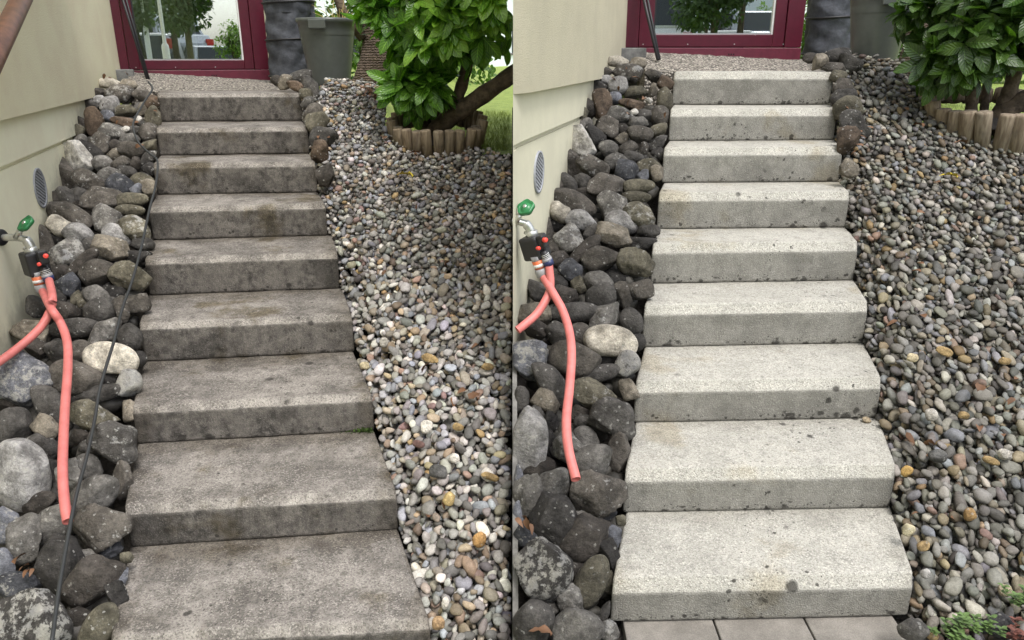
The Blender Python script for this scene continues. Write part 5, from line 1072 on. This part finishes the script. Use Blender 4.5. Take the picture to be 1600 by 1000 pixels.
# ------------------------------------------------------------------ what the glass doors mirror: cars, trees and a pale wall across the street
def mirror(k, px, py, t):
    h = HI[k]; P = C0 + ray(px, py) * t; B3 = np.array([*h['B'], 0]); return P - 2 * np.dot(P - B3, h['n3']) * h['n3']
def car(P, yaw, paint, label, kind):
    P = np.array(P, float); r = empty('parked_car', tuple(P), label, 'car', 'parked cars across the street'); cy, sy = math.cos(yaw), math.sin(yaw); X = np.array([cy, sy, 0]); Y = np.array([-sy, cy, 0]); Zv = np.array([0, 0, 1.])
    T = lambda x, y, z: P + X * x + Y * y + Zv * z
    hh = 1.75 if kind == 'van' else 1.42
    sec = [(-2.05, .55, .35, .78), (-2.0, .82, .3, .8), (-1.2, .88, .28, .84), (0, .9, .28, .85), (1.3, .9, .28, .85), (1.95, .88, .3, .82), (2.08, .6, .38, .78)]
    V = []
    for x, zt, zb, w in sec: V += [T(x, -w, zb), T(x, w, zb), T(x, w, zt * .75), T(x, w * .93, zt), T(x, -w * .93, zt), T(x, -w, zt * .75)]
    F = [(i * 6 + j, i * 6 + (j + 1) % 6, i * 6 + 6 + (j + 1) % 6, i * 6 + 6 + j) for i in range(len(sec) - 1) for j in range(6)] + [tuple(range(6)), tuple(range(36, 42))[::-1]]
    bevel(obj('body', V, F, paint, r, True), .05, 2)
    x0, x1 = (-1.2, 1.95) if kind == 'van' else (-1.0, 1.7); ins = .35 if kind == 'van' else .55
    V = [T(x0, -.8, .87), T(x0, .8, .87), T(x1, .8, .87), T(x1, -.8, .87), T(x0 + ins, -.64, hh), T(x0 + ins, .64, hh), T(x1 - ins * .6, .64, hh), T(x1 - ins * .6, -.64, hh)]
    bevel(obj('cabin', V, [(0, 1, 5, 4), (1, 2, 6, 5), (2, 3, 7, 6), (3, 0, 4, 7), (4, 5, 6, 7), (3, 2, 1, 0)], paint, r), .05, 2)
    def pane(q, name='window'):
        q = [np.array(V[i]) for i in q]; c = sum(q) / 4; n_ = np.cross(q[1] - q[0], q[3] - q[0]); n_ /= np.linalg.norm(n_); cen = sum(np.array(p) for p in V) / 8; n_ = n_ if np.dot(n_, c - cen) > 0 else -n_
        q = [c + (p - c) * .82 + n_ * .012 for p in q]; obj(name, q + [p - n_ * .02 for p in q], [(0, 1, 2, 3), (4, 7, 6, 5), (0, 4, 5, 1), (1, 5, 6, 2), (2, 6, 7, 3), (3, 7, 4, 0)], MAT['carglass'], r)
    pane((0, 1, 5, 4)); pane((1, 2, 6, 5)); pane((2, 3, 7, 6)); pane((3, 0, 4, 7))
    for x in (-1.3, 1.3):
        for y in (-.82, .82): MB().lathe([(.001, .09), (.2, .09), (.3, .07), (.31, -.07), (.001, -.09)], T(x, y, .31), Y, 20).build('wheel', MAT['rubber'], r, True)
    for y in (-.68, .68):
        MB().box(T(2.06, y, .62), (.03, .12, .14), (X, Y, Zv)).build('tail_light', MAT['redlight'], r); MB().box(T(-2.04, y, .6), (.03, .14, .08), (X, Y, Zv)).build('headlight', MAT['white'], r)
        MB().box(T(-.75, y * 1.42, .98), (.06, .09, .07), (X, Y, Zv)).build('wing_mirror', MAT['rubber'], r)
    MB().box(T(2.09, 0, .48), (.015, .26, .055), (X, Y, Zv)).build('number_plate', MAT['white'], r)
    return r
def ground_at(p, z): return np.array([p[0], p[1], z])
q = mirror('L', 226, 86, 24); car(ground_at(q, .62), R(100), MAT['carwhite'], 'white car mirrored at the left edge of the cream house door glass', 'van')
q = mirror('L', 312, 84, 24); car(ground_at(q, .6), R(95), MAT['carsilver'], 'silver car mirrored beside the tree trunk in the cream house door glass', 'car')
q = mirror('R', 1040, 40, 22); car(ground_at(q, 1.55), R(95), MAT['carwhite'], 'white van mirrored in the left of the dimmed cream house door glass', 'van')
q = mirror('R', 1160, 48, 22); car(ground_at(q, 1.46), R(80), MAT['carsilver'], 'silver car mirrored in the middle of the dimmed cream house door glass', 'car')
def post(k, px, py, t, label):
    p = mirror(k, px, py, t); e = empty('white_post', (p[0], p[1], street_z(p[0], p[1])), label, 'post', 'white posts'); z0 = p[2] - .05
    MB().lathe([(.07, -1.2), (.07, .12), (.06, .17), (.036, .2), (.034, .3), (.034, 4)], (p[0], p[1], z0), n=20).build('shaft', MAT['white'], e, True)
post('L', 259, 80, 15, 'white post mirrored in the cream house door glass'); post('R', 1097, 45, 19, 'white post mirrored in the dimmed cream house door glass')
def rtree(k, px, py, t, rad, n, label, seed, L_=.16):
    p = mirror(k, px, py, t); cloud('street_tree', p, [r * .72 for r in rad], n, L_ * .8, MAT['treeleaf'], label, 'tree', 'trees across the street', seed, trunk=1.6)
rtree('L', 285, -5, 19, (1.2, 1.0, .95), 2600, 'leafy tree mirrored in the cream house door glass', 51); rtree('L', 222, 15, 21, (.7, .7, .9), 1100, 'second tree mirrored left in the cream house door glass', 52)
rtree('R', 1165, -45, 19, (.75, .8, .7), 1300, 'leafy tree mirrored in the dimmed cream house door glass', 53); rtree('R', 1050, -10, 24, (.7, .8, .5), 600, 'small tree mirrored above the white van', 54)
p = mirror('L', 366, 70, 22); cloud('flowering_bush', p, (.45, .5, .6), 1400, .09, MAT['hedgeleaf'], 'bush mirrored at the right of the cream house door glass', 'bush', None, 55, trunk=.6)
p = mirror('R', 1206, 38, 22); cloud('flowering_bush', p, (.3, .4, .5), 900, .09, MAT['hedgeleaf'], 'bush mirrored at the right of the dimmed cream house door glass', 'bush', None, 56, trunk=.6)
oh = empty('street_house', (-3, -19, .6), 'pale blue-white house across the street, mirrored in the door glass', 'house')
MB().prism([(-14, -21), (9, -21), (9, -19), (-14, -19)], .3, 6).build('wall', MAT['wallpale'], oh); MB().prism([(-14.4, -21.4), (9.4, -21.4), (9.4, -18.6), (-14.4, -18.6)], 6.01, 6.3).build('roof', MAT['kerb'], oh)
for j in range(7):
    w = MB().box((-12.5 + 3.3 * j, -18.985, 4.3), (.55, .02, .7)).build('window', MAT['carglass'], oh); MB().box((-12.5 + 3.3 * j, -18.97, 3.55), (.65, .05, .05)).build('sill', MAT['white'], w)

# ------------------------------------------------------------------ leaf litter, a mended patch on the bottom step
def litter(k, spots, seed):
    rs = np.random.RandomState(seed); it = []; gs = [grid_leaf(.05, .03, .5, .6, 2, 4), grid_leaf(.035, .02, .2, .9, 2, 4)]
    for px, py, sx, sy, n, off in spots:
        for _ in range(n):
            x, y = px + rs.normal() * sx, py + rs.normal() * sy; p = on_bed(k, x, y, off)
            if p[1] > 6.9 or p[1] < 1.6 or (px > (450 if k == 'L' else 1250) and p[0] < edge_right(k, p[1]) + .04): continue
            it.append((p, frame(rs.normal(size=3) + [0, 0, .2], np.array([0, -.3, 1.]) + rs.normal(size=3) * .4), rs.uniform(.6, 1.2), rs.randint(2)))
    tag(leaf_cloud('leaf_litter', it, gs, MAT['deadleaf']), kind='stuff')
litter('L', [(585, 146, 9, 5, 26, .02), (650, 330, 70, 90, 16, -.03), (700, 600, 50, 120, 10, -.03), (500, 215, 12, 20, 8, .0), (205, 165, 30, 30, 10, .0), (40, 886, 8, 5, 5, .03)], 5)
litter('R', [(1430, 112, 9, 5, 22, .02), (1480, 330, 80, 90, 16, -.03), (1510, 600, 60, 120, 12, -.03), (1340, 210, 12, 20, 8, .0), (990, 140, 30, 25, 8, .0), (820, 810, 6, 4, 4, .03)], 6)
z9 = ST['L']['steps'][8][0]; q = [hit(x, y, (0, 0, 1), (0, 0, z9)) for x, y in ((572, 843), (616, 836), (655, 930), (596, 945))]
cen = sum(q) / 4; V = []; F = []
N_ = 9
for i in range(N_):
    for j in range(N_):
        a = q[0] + (q[1] - q[0]) * i / (N_ - 1); b = q[3] + (q[2] - q[3]) * i / (N_ - 1); P_ = a + (b - a) * j / (N_ - 1)
        ed = i in (0, N_ - 1) or j in (0, N_ - 1); V.append(P_ + np.array([math.sin(j * 2.1) * .002, math.cos(i * 1.7) * .002, .004 if not ed else -.002]))
F = [(i * N_ + j, (i + 1) * N_ + j, (i + 1) * N_ + j + 1, i * N_ + j + 1) for i in range(N_ - 1) for j in range(N_ - 1)]
pt_ = obj('mortar_patch', V, [f[::-1] for f in F], MAT['concrete_L'], [o for o in bpy.data.objects if o.get('label', '').startswith('bottom dark')][0])
for an, val in (('hv', 3.0), ('su', .46), ('sv', .3)):
    at = pt_.data.attributes.new(an, 'FLOAT', 'POINT'); at.data.foreach_set('value', [val] * len(V))
